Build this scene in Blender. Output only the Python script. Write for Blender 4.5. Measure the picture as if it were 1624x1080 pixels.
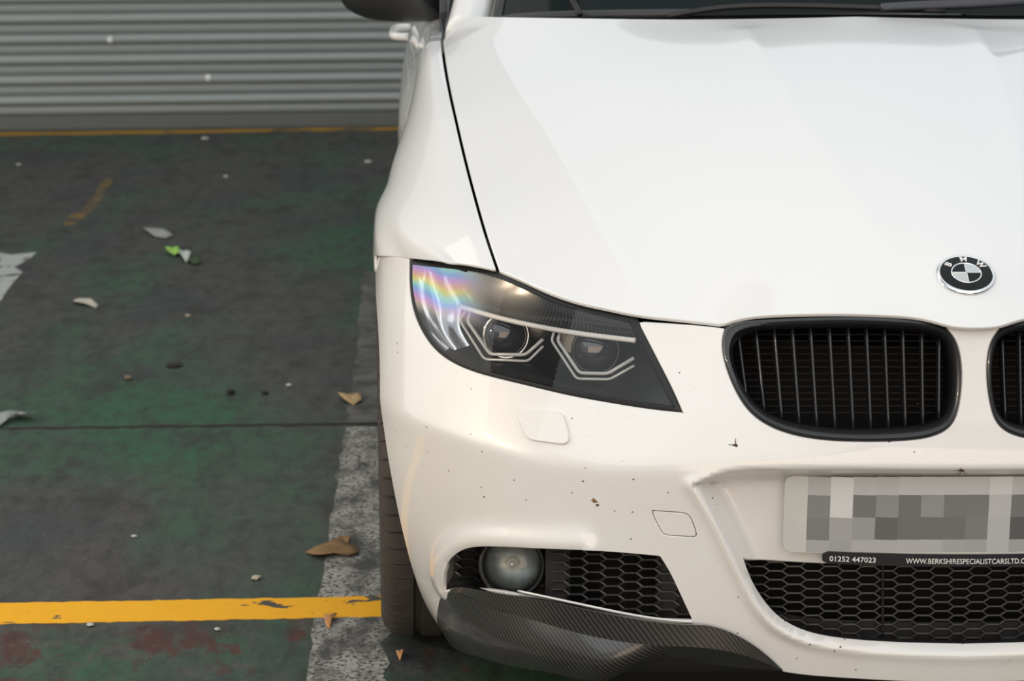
import bpy, bmesh, math, random
import numpy as np
from mathutils import Vector, Matrix
from mathutils.bvhtree import BVHTree
from mathutils.geometry import delaunay_2d_cdt

for o in list(bpy.data.objects): bpy.data.objects.remove(o)
scn = bpy.context.scene
COL = scn.collection
rnd = random.Random(7)

# ------------------------------------------------------------------ camera
FPX = 3600.0
PITCH, YAW = math.radians(15.0), math.radians(0.15)
CAM = np.array([-0.648, -2.98, 1.524])
FW = np.array([math.sin(YAW)*math.cos(PITCH), math.cos(YAW)*math.cos(PITCH), -math.sin(PITCH)])
RT = np.array([math.cos(YAW), -math.sin(YAW), 0.0])
UP = np.cross(RT, FW)
cd = bpy.data.cameras.new('camera'); cam = bpy.data.objects.new('camera', cd); COL.objects.link(cam)
cam.matrix_world = Matrix(((RT[0], UP[0], -FW[0], CAM[0]), (RT[1], UP[1], -FW[1], CAM[1]),
                           (RT[2], UP[2], -FW[2], CAM[2]), (0, 0, 0, 1)))
cd.sensor_fit = 'HORIZONTAL'; cd.sensor_width = 36.0; cd.lens = FPX/1624*36.0
cd.clip_start = 0.05; cd.clip_end = 100
cd.dof.use_dof = True; cd.dof.focus_distance = 3.3; cd.dof.aperture_fstop = 8.0
scn.camera = cam

# ------------------------------------------------------------------ world, lights, exposure
scn.view_settings.view_transform = 'Standard'; scn.view_settings.look = 'None'
scn.view_settings.gamma = 1.0; scn.view_settings.use_curve_mapping = False
scn.view_settings.exposure = 0.0
W = bpy.data.worlds.new('world'); scn.world = W; W.use_nodes = True
W.node_tree.nodes['Background'].inputs[0].default_value = (0.95, 0.97, 1.0, 1)
W.node_tree.nodes['Background'].inputs[1].default_value = 0.46

def area(name, loc, target, sx, sy, energy, color):
    d = bpy.data.lights.new(name, 'AREA'); d.shape = 'RECTANGLE'; d.size = sx; d.size_y = sy
    d.energy = energy; d.color = color
    o = bpy.data.objects.new(name, d); COL.objects.link(o); o.location = loc
    o.rotation_euler = (Vector(target)-Vector(loc)).to_track_quat('-Z', 'Y').to_euler()
    return o
area('ceiling_light_over_bonnet', (1.8, 2.5, 2.85), (1.8, 2.5, 0), 5.6, 7.0, 56, (0.90, 0.97, 1.0))
area('ceiling_light_aisle', (-1.4, -3.1, 3.1), (-1.4, -2.4, 0.0), 9.4, 4.2, 128, (0.91, 0.975, 1.0))
area('warm_front_fill', (-1.0, -6.6, 1.7), (-0.5, 0.0, 0.6), 7.5, 2.6, 145, (1.0, 0.74, 0.50))  # added warm fill panel behind the camera, warms the car front
area('left_fill_light', (-5.2, 2.4, 3.4), (-2.2, 3.2, 0.0), 3.6, 7.5, 92, (1.0, 0.97, 0.92))  # added fill from the left for floor, shutter and wing
area('side_wall_lamp', (-4.3, -0.1, 1.55), (-0.7, 0.4, 0.5), 0.20, 0.10, 30, (1.0, 0.80, 0.56))
area('side_wall_lamp_small', (-4.3, 0.22, 1.66), (-0.7, 0.4, 0.5), 0.10, 0.06, 9, (1.0, 0.80, 0.56))

# ------------------------------------------------------------------ numeric helpers
def ray(px, py): return FW + RT*((px-812.0)/FPX) + UP*((540.0-py)/FPX)
def atY(px, py, Y): d = ray(px, py); return CAM + d*((Y-CAM[1])/d[1])
def atZ(px, py, Z): d = ray(px, py); return CAM + d*((Z-CAM[2])/d[2])
def proj(p):
    d = np.asarray(p) - CAM; z = d @ FW
    return np.stack([812+FPX*(d @ RT)/z, 540-FPX*(d @ UP)/z], -1)
def sstep(a, b, x):
    t = np.clip((np.asarray(x, float)-a)/(b-a), 0, 1); return t*t*t*(t*(6*t-15)+10)
def splus(x, w): return w*np.logaddexp(0, np.asarray(x, float)/w)
class NSpline:                      # natural cubic spline through points at parameters t
    def __init__(self, t, P):
        t = np.asarray(t, float); P = np.asarray(P, float); n = len(t)
        self.t, self.P = t, P; h = np.diff(t); A = np.eye(n); B = np.zeros_like(P)
        for i in range(1, n-1):
            A[i, i-1] = h[i-1]; A[i, i] = 2*(h[i-1]+h[i]); A[i, i+1] = h[i]
            B[i] = 6*((P[i+1]-P[i])/h[i]-(P[i]-P[i-1])/h[i-1])
        self.M = np.linalg.solve(A, B); self.h = h
    def __call__(self, x):
        x = np.asarray(x, float); i = np.clip(np.searchsorted(self.t, x)-1, 0, len(self.t)-2)
        h = self.h[i]; a = self.t[i+1]-x; b = x-self.t[i]
        if self.P.ndim > 1: h, a, b = h[..., None], a[..., None], b[..., None]
        M, P = self.M, self.P
        return M[i]*a**3/(6*h)+M[i+1]*b**3/(6*h)+(P[i]/h-M[i]*h/6)*a+(P[i+1]/h-M[i+1]*h/6)*b
def curve(pts, n=24):               # smooth polyline through points
    P = np.asarray(pts, float)
    if len(P) < 3:
        return P[0]+(P[-1]-P[0])*np.linspace(0, 1, n)[:, None]
    d = np.sqrt(np.linalg.norm(np.diff(P, axis=0), axis=1)); t = np.concatenate([[0], np.cumsum(d)])
    return NSpline(t, P)(np.linspace(0, t[-1], n))
def resample(P, step):
    P = np.asarray(P, float); d = np.linalg.norm(np.diff(P, axis=0), axis=1); s = np.concatenate([[0], np.cumsum(d)])
    n = max(2, int(round(s[-1]/step))+1); x = np.linspace(0, s[-1], n)
    return np.stack([np.interp(x, s, P[:, k]) for k in range(P.shape[1])], -1)
def inset(poly, d):                 # move a closed 2D polygon inwards by d
    P = np.asarray(poly, float)
    A = 0.5*np.sum(P[:, 0]*np.roll(P[:, 1], -1)-np.roll(P[:, 0], -1)*P[:, 1]); sg = 1 if A > 0 else -1
    e1 = P-np.roll(P, 1, 0); e2 = np.roll(P, -1, 0)-P
    n1 = np.stack([-e1[:, 1], e1[:, 0]], -1)*sg; n2 = np.stack([-e2[:, 1], e2[:, 0]], -1)*sg
    n1 /= np.linalg.norm(n1, axis=1)[:, None]+1e-12; n2 /= np.linalg.norm(n2, axis=1)[:, None]+1e-12
    m = n1+n2; L = np.sum(m*n1, 1)
    return P+m*(d/np.maximum(L, 0.6))[:, None]
def inpoly(Q, poly):
    x, y = Q[:, 0], Q[:, 1]; r = np.zeros(len(Q), bool); n = len(poly)
    for i in range(n):
        x1, y1 = poly[i]; x2, y2 = poly[(i+1) % n]
        c = ((y1 > y) != (y2 > y))
        if y1 != y2: r ^= c & (x < (x2-x1)*(y-y1)/(y2-y1)+x1)
    return r
def segdist(Q, poly, closed=True):
    d = np.full(len(Q), 1e9); n = len(poly)
    for i in range(n if closed else n-1):
        a = poly[i]; b = poly[(i+1) % n]; ab = b-a
        t = np.clip(((Q-a) @ ab)/(ab @ ab+1e-15), 0, 1)
        d = np.minimum(d, np.linalg.norm(Q-a-t[:, None]*ab, axis=1))
    return d
def sdf(U, V, poly):
    sh = np.shape(U); Q = np.stack([np.ravel(U), np.ravel(V)], -1)
    d = segdist(Q, poly); d[inpoly(Q, poly)] *= -1
    return d.reshape(sh)
def tps(X, Z, lam=0.0):
    X = np.asarray(X, float); n = len(X)
    def K(A, B):
        r2 = ((A[:, None]-B[None])**2).sum(-1); return r2*np.log(r2+1e-12)
    M = np.zeros((n+3, n+3)); M[:n, :n] = K(X, X)+lam*np.eye(n); M[:n, n] = 1; M[:n, n+1:] = X; M[n, :n] = 1; M[n+1:, :n] = X.T
    w = np.linalg.solve(M, np.concatenate([Z, [0, 0, 0]]))
    def f(x, y):
        sh = np.shape(x); Q = np.stack([np.ravel(x), np.ravel(y)], -1)
        return (K(Q, X) @ w[:n]+w[n]+Q @ w[n+1:]).reshape(sh)
    return f

class Surf:
    def __init__(self, fn, u0, u1, v0, v1, nu, nv, sgn):
        self.fn, self.sgn, self.dom = fn, sgn, (u0, u1, v0, v1)
        u = np.linspace(u0, u1, nu); v = np.linspace(v0, v1, nv)
        UU, VV = np.meshgrid(u, v, indexing='ij'); P = fn(UU.ravel(), VV.ravel()); self.uv = np.stack([UU.ravel(), VV.ravel()], -1)
        T = []
        for i in range(nu-1):
            for j in range(nv-1):
                a = i*nv+j; T += [(a, a+nv, a+nv+1), (a, a+nv+1, a+1)]
        self.T = T; self.P = P
        self.bvh = BVHTree.FromPolygons([Vector(p) for p in P], T)
    def __call__(self, uv):
        uv = np.atleast_2d(uv); return self.fn(uv[:, 0], uv[:, 1])
    def normal(self, uv, e=4e-4):
        u, v = uv[:, 0], uv[:, 1]
        a = self.fn(u+e, v)-self.fn(u-e, v); b = self.fn(u, v+e)-self.fn(u, v-e)
        n = np.cross(a, b)*self.sgn
        return n/(np.linalg.norm(n, axis=1)[:, None]+1e-15)
    def hit1(self, px, py):
        loc = None
        for k in range(80):
            d = ray(px+(k//2)*(1.0 if k % 2 == 0 else -1.0), py); loc, nn, idx, dist = self.bvh.ray_cast(Vector(CAM), Vector(d).normalized())
            if loc is not None: break
        if loc is None: raise RuntimeError('miss %s %s' % (px, py))
        t = self.T[idx]; A, B, C_ = self.P[t[0]], self.P[t[1]], self.P[t[2]]
        M = np.stack([B-A, C_-A], -1); w = np.linalg.lstsq(M, np.array(loc)-A, rcond=None)[0]
        uv = self.uv[t[0]]*(1-w[0]-w[1])+self.uv[t[1]]*w[0]+self.uv[t[2]]*w[1]
        return uv
    def hit(self, pts): return np.array([self.hit1(p[0], p[1]) for p in pts])

# ------------------------------------------------------------------ mesh / object helpers
def mesh_obj(name, V, F, mat, parent=None, smooth=True, normals=None, uvs=None):
    me = bpy.data.meshes.new(name); me.from_pydata([tuple(map(float, v)) for v in V], [], [tuple(int(i) for i in f) for f in F])
    me.materials.append(mat)
    if uvs is not None:
        ul = me.uv_layers.new(name='UVMap'); li = np.empty(len(me.loops), np.int32); me.loops.foreach_get('vertex_index', li)
        ul.data.foreach_set('uv', np.asarray(uvs, np.float32)[li].ravel())
    me.polygons.foreach_set('use_smooth', [smooth]*len(me.polygons))
    if normals is not None: me.normals_split_custom_set_from_vertices([tuple(map(float, n)) for n in normals])
    me.update()
    o = bpy.data.objects.new(name, me); COL.objects.link(o)
    if parent is not None: o.parent = parent
    return o
def bm_obj(name, bm, mat, parent=None, smooth=True, sharp=35):
    bmesh.ops.recalc_face_normals(bm, faces=bm.faces)
    me = bpy.data.meshes.new(name); bm.to_mesh(me); bm.free(); me.materials.append(mat)
    me.polygons.foreach_set('use_smooth', [smooth]*len(me.polygons))
    if smooth: me.set_sharp_from_angle(angle=math.radians(sharp))
    o = bpy.data.objects.new(name, me); COL.objects.link(o)
    if parent is not None: o.parent = parent
    return o
def empty(name, loc=(0, 0, 0), parent=None):
    o = bpy.data.objects.new(name, None); COL.objects.link(o); o.location = loc; o.empty_display_size = 0.1
    if parent is not None: o.parent = parent
    return o
def tag(o, label=None, cat=None, group=None, kind=None):
    if label: o['label'] = label
    if cat: o['category'] = cat
    if group: o['group'] = group
    if kind: o['kind'] = kind
    return o
def mirror_tree(o, parent):
    c = o.copy(); COL.objects.link(c); c.parent = parent
    c.scale = (-o.scale[0], o.scale[1], o.scale[2])
    c.location = (-o.location[0], o.location[1], o.location[2]); c.rotation_euler = (o.rotation_euler[0], -o.rotation_euler[1], -o.rotation_euler[2])
    for ch in list(o.children):
        k = ch.copy(); COL.objects.link(k); k.parent = c
    return c
def add_box(bm, c, s, rot=None, bev=0.0):
    r = bmesh.ops.create_cube(bm, size=1.0); vs = r['verts']
    bmesh.ops.scale(bm, vec=s, verts=vs)
    if bev > 0:
        es = list({e for v in vs for e in v.link_edges})
        g = bmesh.ops.bevel(bm, geom=es, offset=bev, segments=2, affect='EDGES', profile=0.5); vs = list({v for f in g['faces'] for v in f.verts} | {v for v in vs if v.is_valid})
    if rot is not None: bmesh.ops.rotate(bm, matrix=rot, verts=vs)
    bmesh.ops.translate(bm, vec=c, verts=vs)
    return vs
def tube(P, r, n=8, closed=False, ry=None, cap=True):       # swept tube -> (V, F)
    P = np.asarray(P, float); m = len(P); V = []; F = []
    T = np.gradient(P, axis=0) if not closed else np.roll(P, -1, 0)-np.roll(P, 1, 0)
    T /= np.linalg.norm(T, axis=1)[:, None]+1e-12
    ref = np.array([0, -0.97, 0.25])
    for i in range(m):
        a = ref-T[i]*(ref @ T[i])
        if np.linalg.norm(a) < 1e-3: a = np.array([1., 0, 0])-T[i]*T[i][0]
        a /= np.linalg.norm(a); b = np.cross(T[i], a); rr = r[i] if np.ndim(r) else r; r2 = rr if ry is None else ry
        for k in range(n):
            t = 2*math.pi*k/n; V.append(P[i]+a*math.cos(t)*rr+b*math.sin(t)*r2)
    for i in range(m if closed else m-1):
        j = (i+1) % m
        for k in range(n): F.append((i*n+k, i*n+(k+1) % n, j*n+(k+1) % n, j*n+k))
    if not closed and cap: F.append(tuple(range(n))[::-1]); F.append(tuple((m-1)*n+k for k in range(n)))
    return V, F
def tube_obj(name, P, r, mat, parent, n=8, closed=False, ry=None):
    V, F = tube(P, r, n, closed, ry); return mesh_obj(name, V, F, mat, parent)

def panel(name, surf, segs, mat, parent, holes=(), step=0.007, r=0.002, depth=0.015, mirror=False, off=0.0, shift=None, hole_r=None, hole_depth=None):
    """trimmed sheet on a smooth surface with rolled edges.  segs: list of (uv polyline, rolled?) forming the outline"""
    def prep(sg):
        pts = []; fl = []
        for P, f in sg:
            R = resample(P, step*0.8)
            pts += list(R[:-1]); fl += [f]*(len(R)-1)
        return np.array(pts), np.array(fl, bool)
    loops = []
    for k, sg in enumerate([segs]+list(holes)):
        P, f = prep(sg); A = 0.5*np.sum(P[:, 0]*np.roll(P[:, 1], -1)-np.roll(P[:, 0], -1)*P[:, 1])
        if (A < 0) == (k == 0):
            P = P[::-1].copy(); f = np.roll(f[::-1], -1).copy()
        loops.append((P, f))
    outer = loops[0][0]
    lo, hi = outer.min(0), outer.max(0); nu = max(2, int((hi[0]-lo[0])/step)); nv = max(2, int((hi[1]-lo[1])/step))
    gu, gv = np.meshgrid(np.linspace(lo[0], hi[0], nu+1), np.linspace(lo[1], hi[1], nv+1), indexing='ij')
    gu[:, 1::2] += 0.5*(hi[0]-lo[0])/nu
    Q = np.stack([gu.ravel(), gv.ravel()], -1); ok = inpoly(Q, outer)
    for P, f in loops[1:]: ok &= ~inpoly(Q, P)
    for P, f in loops: ok[ok] = segdist(Q[ok], P) > step*0.45
    Q = Q[ok]
    pts = []; edges = []; ranges = []
    for P, f in loops:
        b = len(pts); pts += [tuple(p) for p in P]; n = len(P); edges += [(b+i, b+(i+1) % n) for i in range(n)]; ranges.append((b, n))
    pts += [tuple(q) for q in Q]
    vo, eo, fo, ov, oe, of = delaunay_2d_cdt([Vector(p) for p in pts], edges, [], 0, 1e-7)
    UV = np.array([(v[0], v[1]) for v in vo]); T = np.array([t for t in fo if len(t) == 3])
    cen = UV[T].mean(1); ok = inpoly(cen, outer)
    for P, f in loops[1:]: ok &= ~inpoly(cen, P)
    T = T[ok]
    inv = {}
    for i, l in enumerate(ov):
        for k in l: inv[k] = i
    X = surf(UV); N = surf.normal(UV); X = X+N*off
    if shift is not None: X = X+np.asarray(shift)
    # orientation
    a, b_, c = X[T[0, 0]], X[T[0, 1]], X[T[0, 2]]
    tri = np.cross(X[T[:, 1]]-X[T[:, 0]], X[T[:, 2]]-X[T[:, 0]]); sgn = np.sum(tri*N[T[:, 0]], 1) < 0
    T[sgn] = T[sgn][:, ::-1]
    V = list(X); NN = list(N); UVL = list(UV); F = [tuple(t) for t in T]
    for li, ((b, n), (P, f)) in enumerate(zip(ranges, loops)):
        rr = r if li == 0 or hole_r is None else hole_r; dd = depth if li == 0 or hole_depth is None else hole_depth
        if not f.any(): continue
        idx = np.array([inv[b+i] for i in range(n)]); p = X[idx]; nn = N[idx]
        tg = np.roll(p, -1, 0)-np.roll(p, 1, 0); tg /= np.linalg.norm(tg, axis=1)[:, None]+1e-12
        # endpoints of rolled runs use one-sided tangents
        for i in range(n):
            if f[i] and not f[i-1]: tg[i] = (p[(i+1) % n]-p[i]); tg[i] /= np.linalg.norm(tg[i])+1e-12
            if f[i-1] and not f[i]: tg[i] = (p[i]-p[i-1]); tg[i] /= np.linalg.norm(tg[i])+1e-12
        oo = np.cross(tg, nn)*surf.sgn; oo /= np.linalg.norm(oo, axis=1)[:, None]+1e-12
        if mirror:
            cm = np.abs(p[:, 0]) < 1e-4; oo[cm, 0] = 0; oo /= np.linalg.norm(oo, axis=1)[:, None]+1e-12
        rows = []
        for an in (0.0, 0.55, 1.05, 1.5708):
            rows.append((p+oo*(rr*math.sin(an))-nn*(rr*(1-math.cos(an))), nn*math.cos(an)+oo*math.sin(an)))
        rows.append((rows[-1][0]-nn*dd, oo))
        base = []
        for q, m in rows:
            base.append(len(V)); V += list(q); NN += list(m); UVL += list(UV[idx])
        for i in range(n):
            if not f[i]: continue
            j = (i+1) % n
            for k in range(len(rows)-1):
                q = (base[k]+i, base[k]+j, base[k+1]+j, base[k+1]+i)
                A, B, C_ = V[q[0]], V[q[1]], V[q[2]]
                fn_ = np.cross(V[q[1]]-V[q[0]], V[q[3]]-V[q[0]])
                if fn_ @ (NN[q[0]]+NN[q[3]]) < 0: q = q[::-1]
                F.append(q)
    V = np.array(V); NN = np.array(NN); UVL = np.array(UVL)
    used = np.zeros(len(V), bool)
    for q in F: used[list(q)] = True
    mp = np.cumsum(used)-1; V, NN, UVL = V[used], NN[used], UVL[used]; F = [tuple(mp[i] for i in q) for q in F]
    if mirror:
        on = np.abs(V[:, 0]) < 2e-4; V[on, 0] = 0; NN[on, 0] = 0
        NN /= np.linalg.norm(NN, axis=1)[:, None]+1e-12
        n = len(V); m2 = np.where(on, np.arange(n), n+np.cumsum(~on)-1)
        F = F+[tuple(m2[i] for i in q[::-1]) for q in F]
        V2 = V[~on]*[-1, 1, 1]; N2 = NN[~on]*[-1, 1, 1]; V = np.concatenate([V, V2]); NN = np.concatenate([NN, N2])
        UVL = np.concatenate([UVL, UVL[~on]*[-1, 1]])
    return mesh_obj(name, V, F, mat, parent, True, NN, UVL)

def sheet(name, surf, ur, vr, nu, nv, mat, parent, off=0.0, shift=(0, 0, 0), mirror=False):
    u = np.linspace(*ur, nu); v = np.linspace(*vr, nv); UU, VV = np.meshgrid(u, v, indexing='ij'); uv = np.stack([UU.ravel(), VV.ravel()], -1)
    P = surf(uv)+surf.normal(uv)*off+np.asarray(shift)
    F = [(i*nv+j, (i+1)*nv+j, (i+1)*nv+j+1, i*nv+j+1) for i in range(nu-1) for j in range(nv-1)]
    V = list(P)
    if mirror:
        n = len(V); V = V+list(P*[-1, 1, 1]); F = F+[tuple(n+i for i in q[::-1]) for q in F]
    return mesh_obj(name, V, F, mat, parent)

def net_surface(rows, n_u, n_v):    # rows of 3D control points -> interpolated grid [n_v][n_u]
    R = np.asarray(rows, float); m, k, _ = R.shape
    d = np.linalg.norm(np.diff(R, axis=1), axis=2).mean(0); tu = np.concatenate([[0], np.cumsum(d)])
    dv = np.linalg.norm(np.diff(R, axis=0), axis=2).mean(1); tv = np.concatenate([[0], np.cumsum(dv)])
    A = np.stack([NSpline(tu, R[i])(np.linspace(0, tu[-1], n_u)) for i in range(m)])
    G = np.stack([NSpline(tv, A[:, j])(np.linspace(0, tv[-1], n_v)) for j in range(n_u)], 1)
    uv = np.stack(np.meshgrid(np.linspace(0, tv[-1], n_v), np.linspace(0, tu[-1], n_u), indexing='ij')[::-1], -1)
    return G, uv
def grid_faces(nr, nc): return [(i*nc+j, i*nc+j+1, (i+1)*nc+j+1, (i+1)*nc+j) for i in range(nr-1) for j in range(nc-1)]

# ------------------------------------------------------------------ materials
def newmat(name):
    m = bpy.data.materials.new(name); m.use_nodes = True; nt = m.node_tree
    return m, nt, nt.nodes, nt.links, nt.nodes['Principled BSDF']
def setp(b, **k):
    for n, v in k.items():
        key = n.replace('_', ' ')
        for s in b.inputs:
            if s.name.lower() == key.lower():
                s.default_value = (*v, 1) if isinstance(v, (tuple, list)) and len(v) == 3 and s.type == 'RGBA' else v
def plain(name, col, rough=0.5, metal=0.0, coat=0.0, var=0.06, scale=40.0, bump=0.0, **k):
    m, nt, N, L, b = newmat(name); setp(b, Roughness=rough, Metallic=metal, Coat_Weight=coat, Coat_Roughness=0.04, **k)
    tc = N.new('ShaderNodeTexCoord'); no = N.new('ShaderNodeTexNoise'); no.inputs['Scale'].default_value = scale; no.inputs['Detail'].default_value = 4
    L.new(tc.outputs['Object'], no.inputs['Vector'])
    mx = N.new('ShaderNodeMix'); mx.data_type = 'RGBA'
    mx.inputs[6].default_value = (*[c*(1-var) for c in col], 1); mx.inputs[7].default_value = (*[min(1, c*(1+var)) for c in col], 1)
    L.new(no.outputs['Fac'], mx.inputs[0]); L.new(mx.outputs[2], b.inputs['Base Color'])
    if bump:
        bp = N.new('ShaderNodeBump'); bp.inputs['Strength'].default_value = bump; bp.inputs['Distance'].default_value = 0.002
        L.new(no.outputs['Fac'], bp.inputs['Height']); L.new(bp.outputs[0], b.inputs['Normal'])
    return m
def paint(name, dirt):
    m, nt, N, L, b = newmat(name); setp(b, Roughness=0.32, Coat_Weight=1.0, Coat_Roughness=0.03, Coat_IOR=1.5)
    tc = N.new('ShaderNodeTexCoord')
    def noise(sc, det=3):
        n = N.new('ShaderNodeTexNoise'); n.inputs['Scale'].default_value = sc; n.inputs['Detail'].default_value = det; L.new(tc.outputs['Object'], n.inputs['Vector']); return n
    base = (0.80, 0.80, 0.795)
    col = N.new('ShaderNodeMix'); col.data_type = 'RGBA'; col.inputs[6].default_value = (*base, 1); col.inputs[7].default_value = (0.78, 0.78, 0.77, 1)
    L.new(noise(3).outputs['Fac'], col.inputs[0])
    out = col.outputs[2]
    if dirt:
        def specks(scale, thr, colr, nscale, nthr, src):
            vo = N.new('ShaderNodeTexVoronoi'); vo.inputs['Scale'].default_value = scale; L.new(tc.outputs['Object'], vo.inputs['Vector'])
            lt = N.new('ShaderNodeMath'); lt.operation = 'LESS_THAN'; lt.inputs[1].default_value = thr; L.new(vo.outputs['Distance'], lt.inputs[0])
            sp = N.new('ShaderNodeSeparateColor'); L.new(vo.outputs['Color'], sp.inputs[0])
            gt = N.new('ShaderNodeMath'); gt.operation = 'GREATER_THAN'; gt.inputs[1].default_value = nthr; L.new(sp.outputs[0], gt.inputs[0])
            mu = N.new('ShaderNodeMath'); mu.operation = 'MULTIPLY'; L.new(lt.outputs[0], mu.inputs[0]); L.new(gt.outputs[0], mu.inputs[1])
            m2 = N.new('ShaderNodeMath'); m2.operation = 'MULTIPLY'; m2.inputs[1].default_value = nscale; L.new(mu.outputs[0], m2.inputs[0])
            mx = N.new('ShaderNodeMix'); mx.data_type = 'RGBA'; mx.inputs[7].default_value = (*colr, 1); L.new(src, mx.inputs[6]); L.new(m2.outputs[0], mx.inputs[0])
            return mx.outputs[2]
        out = specks(210, 0.17, (0.35, 0.27, 0.18), 0.35, 0.86, out)
        out = specks(60, 0.085, (0.10, 0.06, 0.03), 0.85, 0.78, out)
        film = N.new('ShaderNodeMix'); film.data_type = 'RGBA'; film.blend_type = 'MULTIPLY'; film.inputs[7].default_value = (0.94, 0.865, 0.775, 1)
        mr = N.new('ShaderNodeMapRange'); mr.inputs[1].default_value = 0.35; mr.inputs[2].default_value = 0.75; mr.inputs[3].default_value = 0.1; mr.inputs[4].default_value = 0.6
        L.new(noise(5, 6).outputs['Fac'], mr.inputs[0]); L.new(mr.outputs[0], film.inputs[0]); L.new(out, film.inputs[6]); out = film.outputs[2]
    L.new(out, b.inputs['Base Color'])
    return m
def carbon(name, scale=1.0, lo=(0.005, 0.005, 0.005), hi=(0.050, 0.047, 0.043), rough=0.34):
    m, nt, N, L, b = newmat(name); setp(b, Roughness=rough, Coat_Weight=0.8, Coat_Roughness=0.10)
    tc = N.new('ShaderNodeTexCoord'); mp = N.new('ShaderNodeMapping'); mp.inputs['Rotation'].default_value = (0, 0, math.radians(52)); L.new(tc.outputs['UV'], mp.inputs[0])
    w = N.new('ShaderNodeTexWave'); w.wave_type = 'BANDS'; w.inputs['Scale'].default_value = 55*scale; w.inputs['Distortion'].default_value = 0.4; w.inputs['Detail'].default_value = 1
    L.new(mp.outputs[0], w.inputs['Vector'])
    w2 = N.new('ShaderNodeTexWave'); w2.wave_type = 'BANDS'; w2.bands_direction = 'Y'; w2.inputs['Scale'].default_value = 160*scale; L.new(tc.outputs['UV'], w2.inputs['Vector'])
    mu = N.new('ShaderNodeMath'); mu.operation = 'MULTIPLY_ADD'; mu.inputs[1].default_value = 0.25; L.new(w2.outputs['Fac'], mu.inputs[0])
    m75 = N.new('ShaderNodeMath'); m75.operation = 'MULTIPLY'; m75.inputs[1].default_value = 0.75; L.new(w.outputs['Fac'], m75.inputs[0]); L.new(m75.outputs[0], mu.inputs[2])
    cr = N.new('ShaderNodeValToRGB'); cr.color_ramp.elements[0].color = (*lo, 1); cr.color_ramp.elements[1].color = (*hi, 1)
    cr.color_ramp.elements[0].position = 0.25; cr.color_ramp.elements[1].position = 0.85
    L.new(mu.outputs[0], cr.inputs[0]); L.new(cr.outputs[0], b.inputs['Base Color'])
    return m
def clear_lens(name, tint=(0.93, 0.95, 0.96), film=False):
    m, nt, N, L, b = newmat(name); N.remove(b); out = N['Material Output']
    tr = N.new('ShaderNodeBsdfTransparent'); tr.inputs[0].default_value = (*tint, 1)
    fr = N.new('ShaderNodeFresnel'); fr.inputs['IOR'].default_value = 1.41
    g2 = N.new('ShaderNodeBsdfGlossy'); g2.inputs['Roughness'].default_value = 0.015
    fac = fr.outputs[0]
    tc = N.new('ShaderNodeTexCoord')
    if film:                       # stress colours in the moulded outer corner of the polycarbonate
        sx = N.new('ShaderNodeSeparateXYZ'); L.new(tc.outputs['Object'], sx.inputs[0])
        ab = N.new('ShaderNodeMath'); ab.operation = 'ABSOLUTE'; L.new(sx.outputs['X'], ab.inputs[0])
        ma = N.new('ShaderNodeMapRange'); ma.interpolation_type = 'SMOOTHSTEP'; ma.inputs[1].default_value = .665; ma.inputs[2].default_value = .735; L.new(ab.outputs[0], ma.inputs[0])
        mz = N.new('ShaderNodeMapRange'); mz.interpolation_type = 'SMOOTHSTEP'; mz.inputs[1].default_value = .650; mz.inputs[2].default_value = .675; L.new(sx.outputs['Z'], mz.inputs[0])
        mm = N.new('ShaderNodeMath'); mm.operation = 'MULTIPLY'; L.new(ma.outputs[0], mm.inputs[0]); L.new(mz.outputs[0], mm.inputs[1])
        no = N.new('ShaderNodeTexNoise'); no.inputs['Scale'].default_value = 9; no.inputs['Detail'].default_value = 1; L.new(tc.outputs['Object'], no.inputs['Vector'])
        ph = N.new('ShaderNodeMath'); ph.operation = 'MULTIPLY_ADD'; ph.inputs[1].default_value = 26.0; L.new(sx.outputs['Z'], ph.inputs[0]); L.new(no.outputs['Fac'], ph.inputs[2])
        fx = N.new('ShaderNodeMath'); fx.operation = 'FRACT'; L.new(ph.outputs[0], fx.inputs[0])
        cr = N.new('ShaderNodeValToRGB'); el = cr.color_ramp; cols = [(0, (.75, .45, .85)), (.2, (.35, .55, .95)), (.4, (.45, .85, .75)), (.6, (.95, .85, .30)), (.8, (.95, .55, .45)), (1, (.75, .45, .85))]
        el.elements[0].color = (*cols[0][1], 1); el.elements[1].color = (*cols[-1][1], 1)
        for p, c in cols[1:-1]: e = el.elements.new(p); e.color = (*c, 1)
        L.new(fx.outputs[0], cr.inputs[0])
        mc = N.new('ShaderNodeMix'); mc.data_type = 'RGBA'; mc.inputs[6].default_value = (1, 1, 1, 1); L.new(mm.outputs[0], mc.inputs[0]); L.new(cr.outputs[0], mc.inputs[7]); L.new(mc.outputs[2], g2.inputs['Color'])
        ad = N.new('ShaderNodeMath'); ad.operation = 'MULTIPLY_ADD'; ad.inputs[1].default_value = .38; L.new(mm.outputs[0], ad.inputs[0]); L.new(fr.outputs[0], ad.inputs[2]); fac = ad.outputs[0]
    mx = N.new('ShaderNodeMixShader'); L.new(fac, mx.inputs[0]); L.new(tr.outputs[0], mx.inputs[1]); L.new(g2.outputs[0], mx.inputs[2])
    n2 = N.new('ShaderNodeTexNoise'); n2.inputs['Scale'].default_value = 60; L.new(tc.outputs['Object'], n2.inputs['Vector'])
    bp = N.new('ShaderNodeBump'); bp.inputs['Strength'].default_value = 0.015; bp.inputs['Distance'].default_value = 0.002; L.new(n2.outputs['Fac'], bp.inputs['Height']); L.new(bp.outputs[0], g2.inputs['Normal'])
    L.new(mx.outputs[0], out.inputs[0])
    return m

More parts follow.
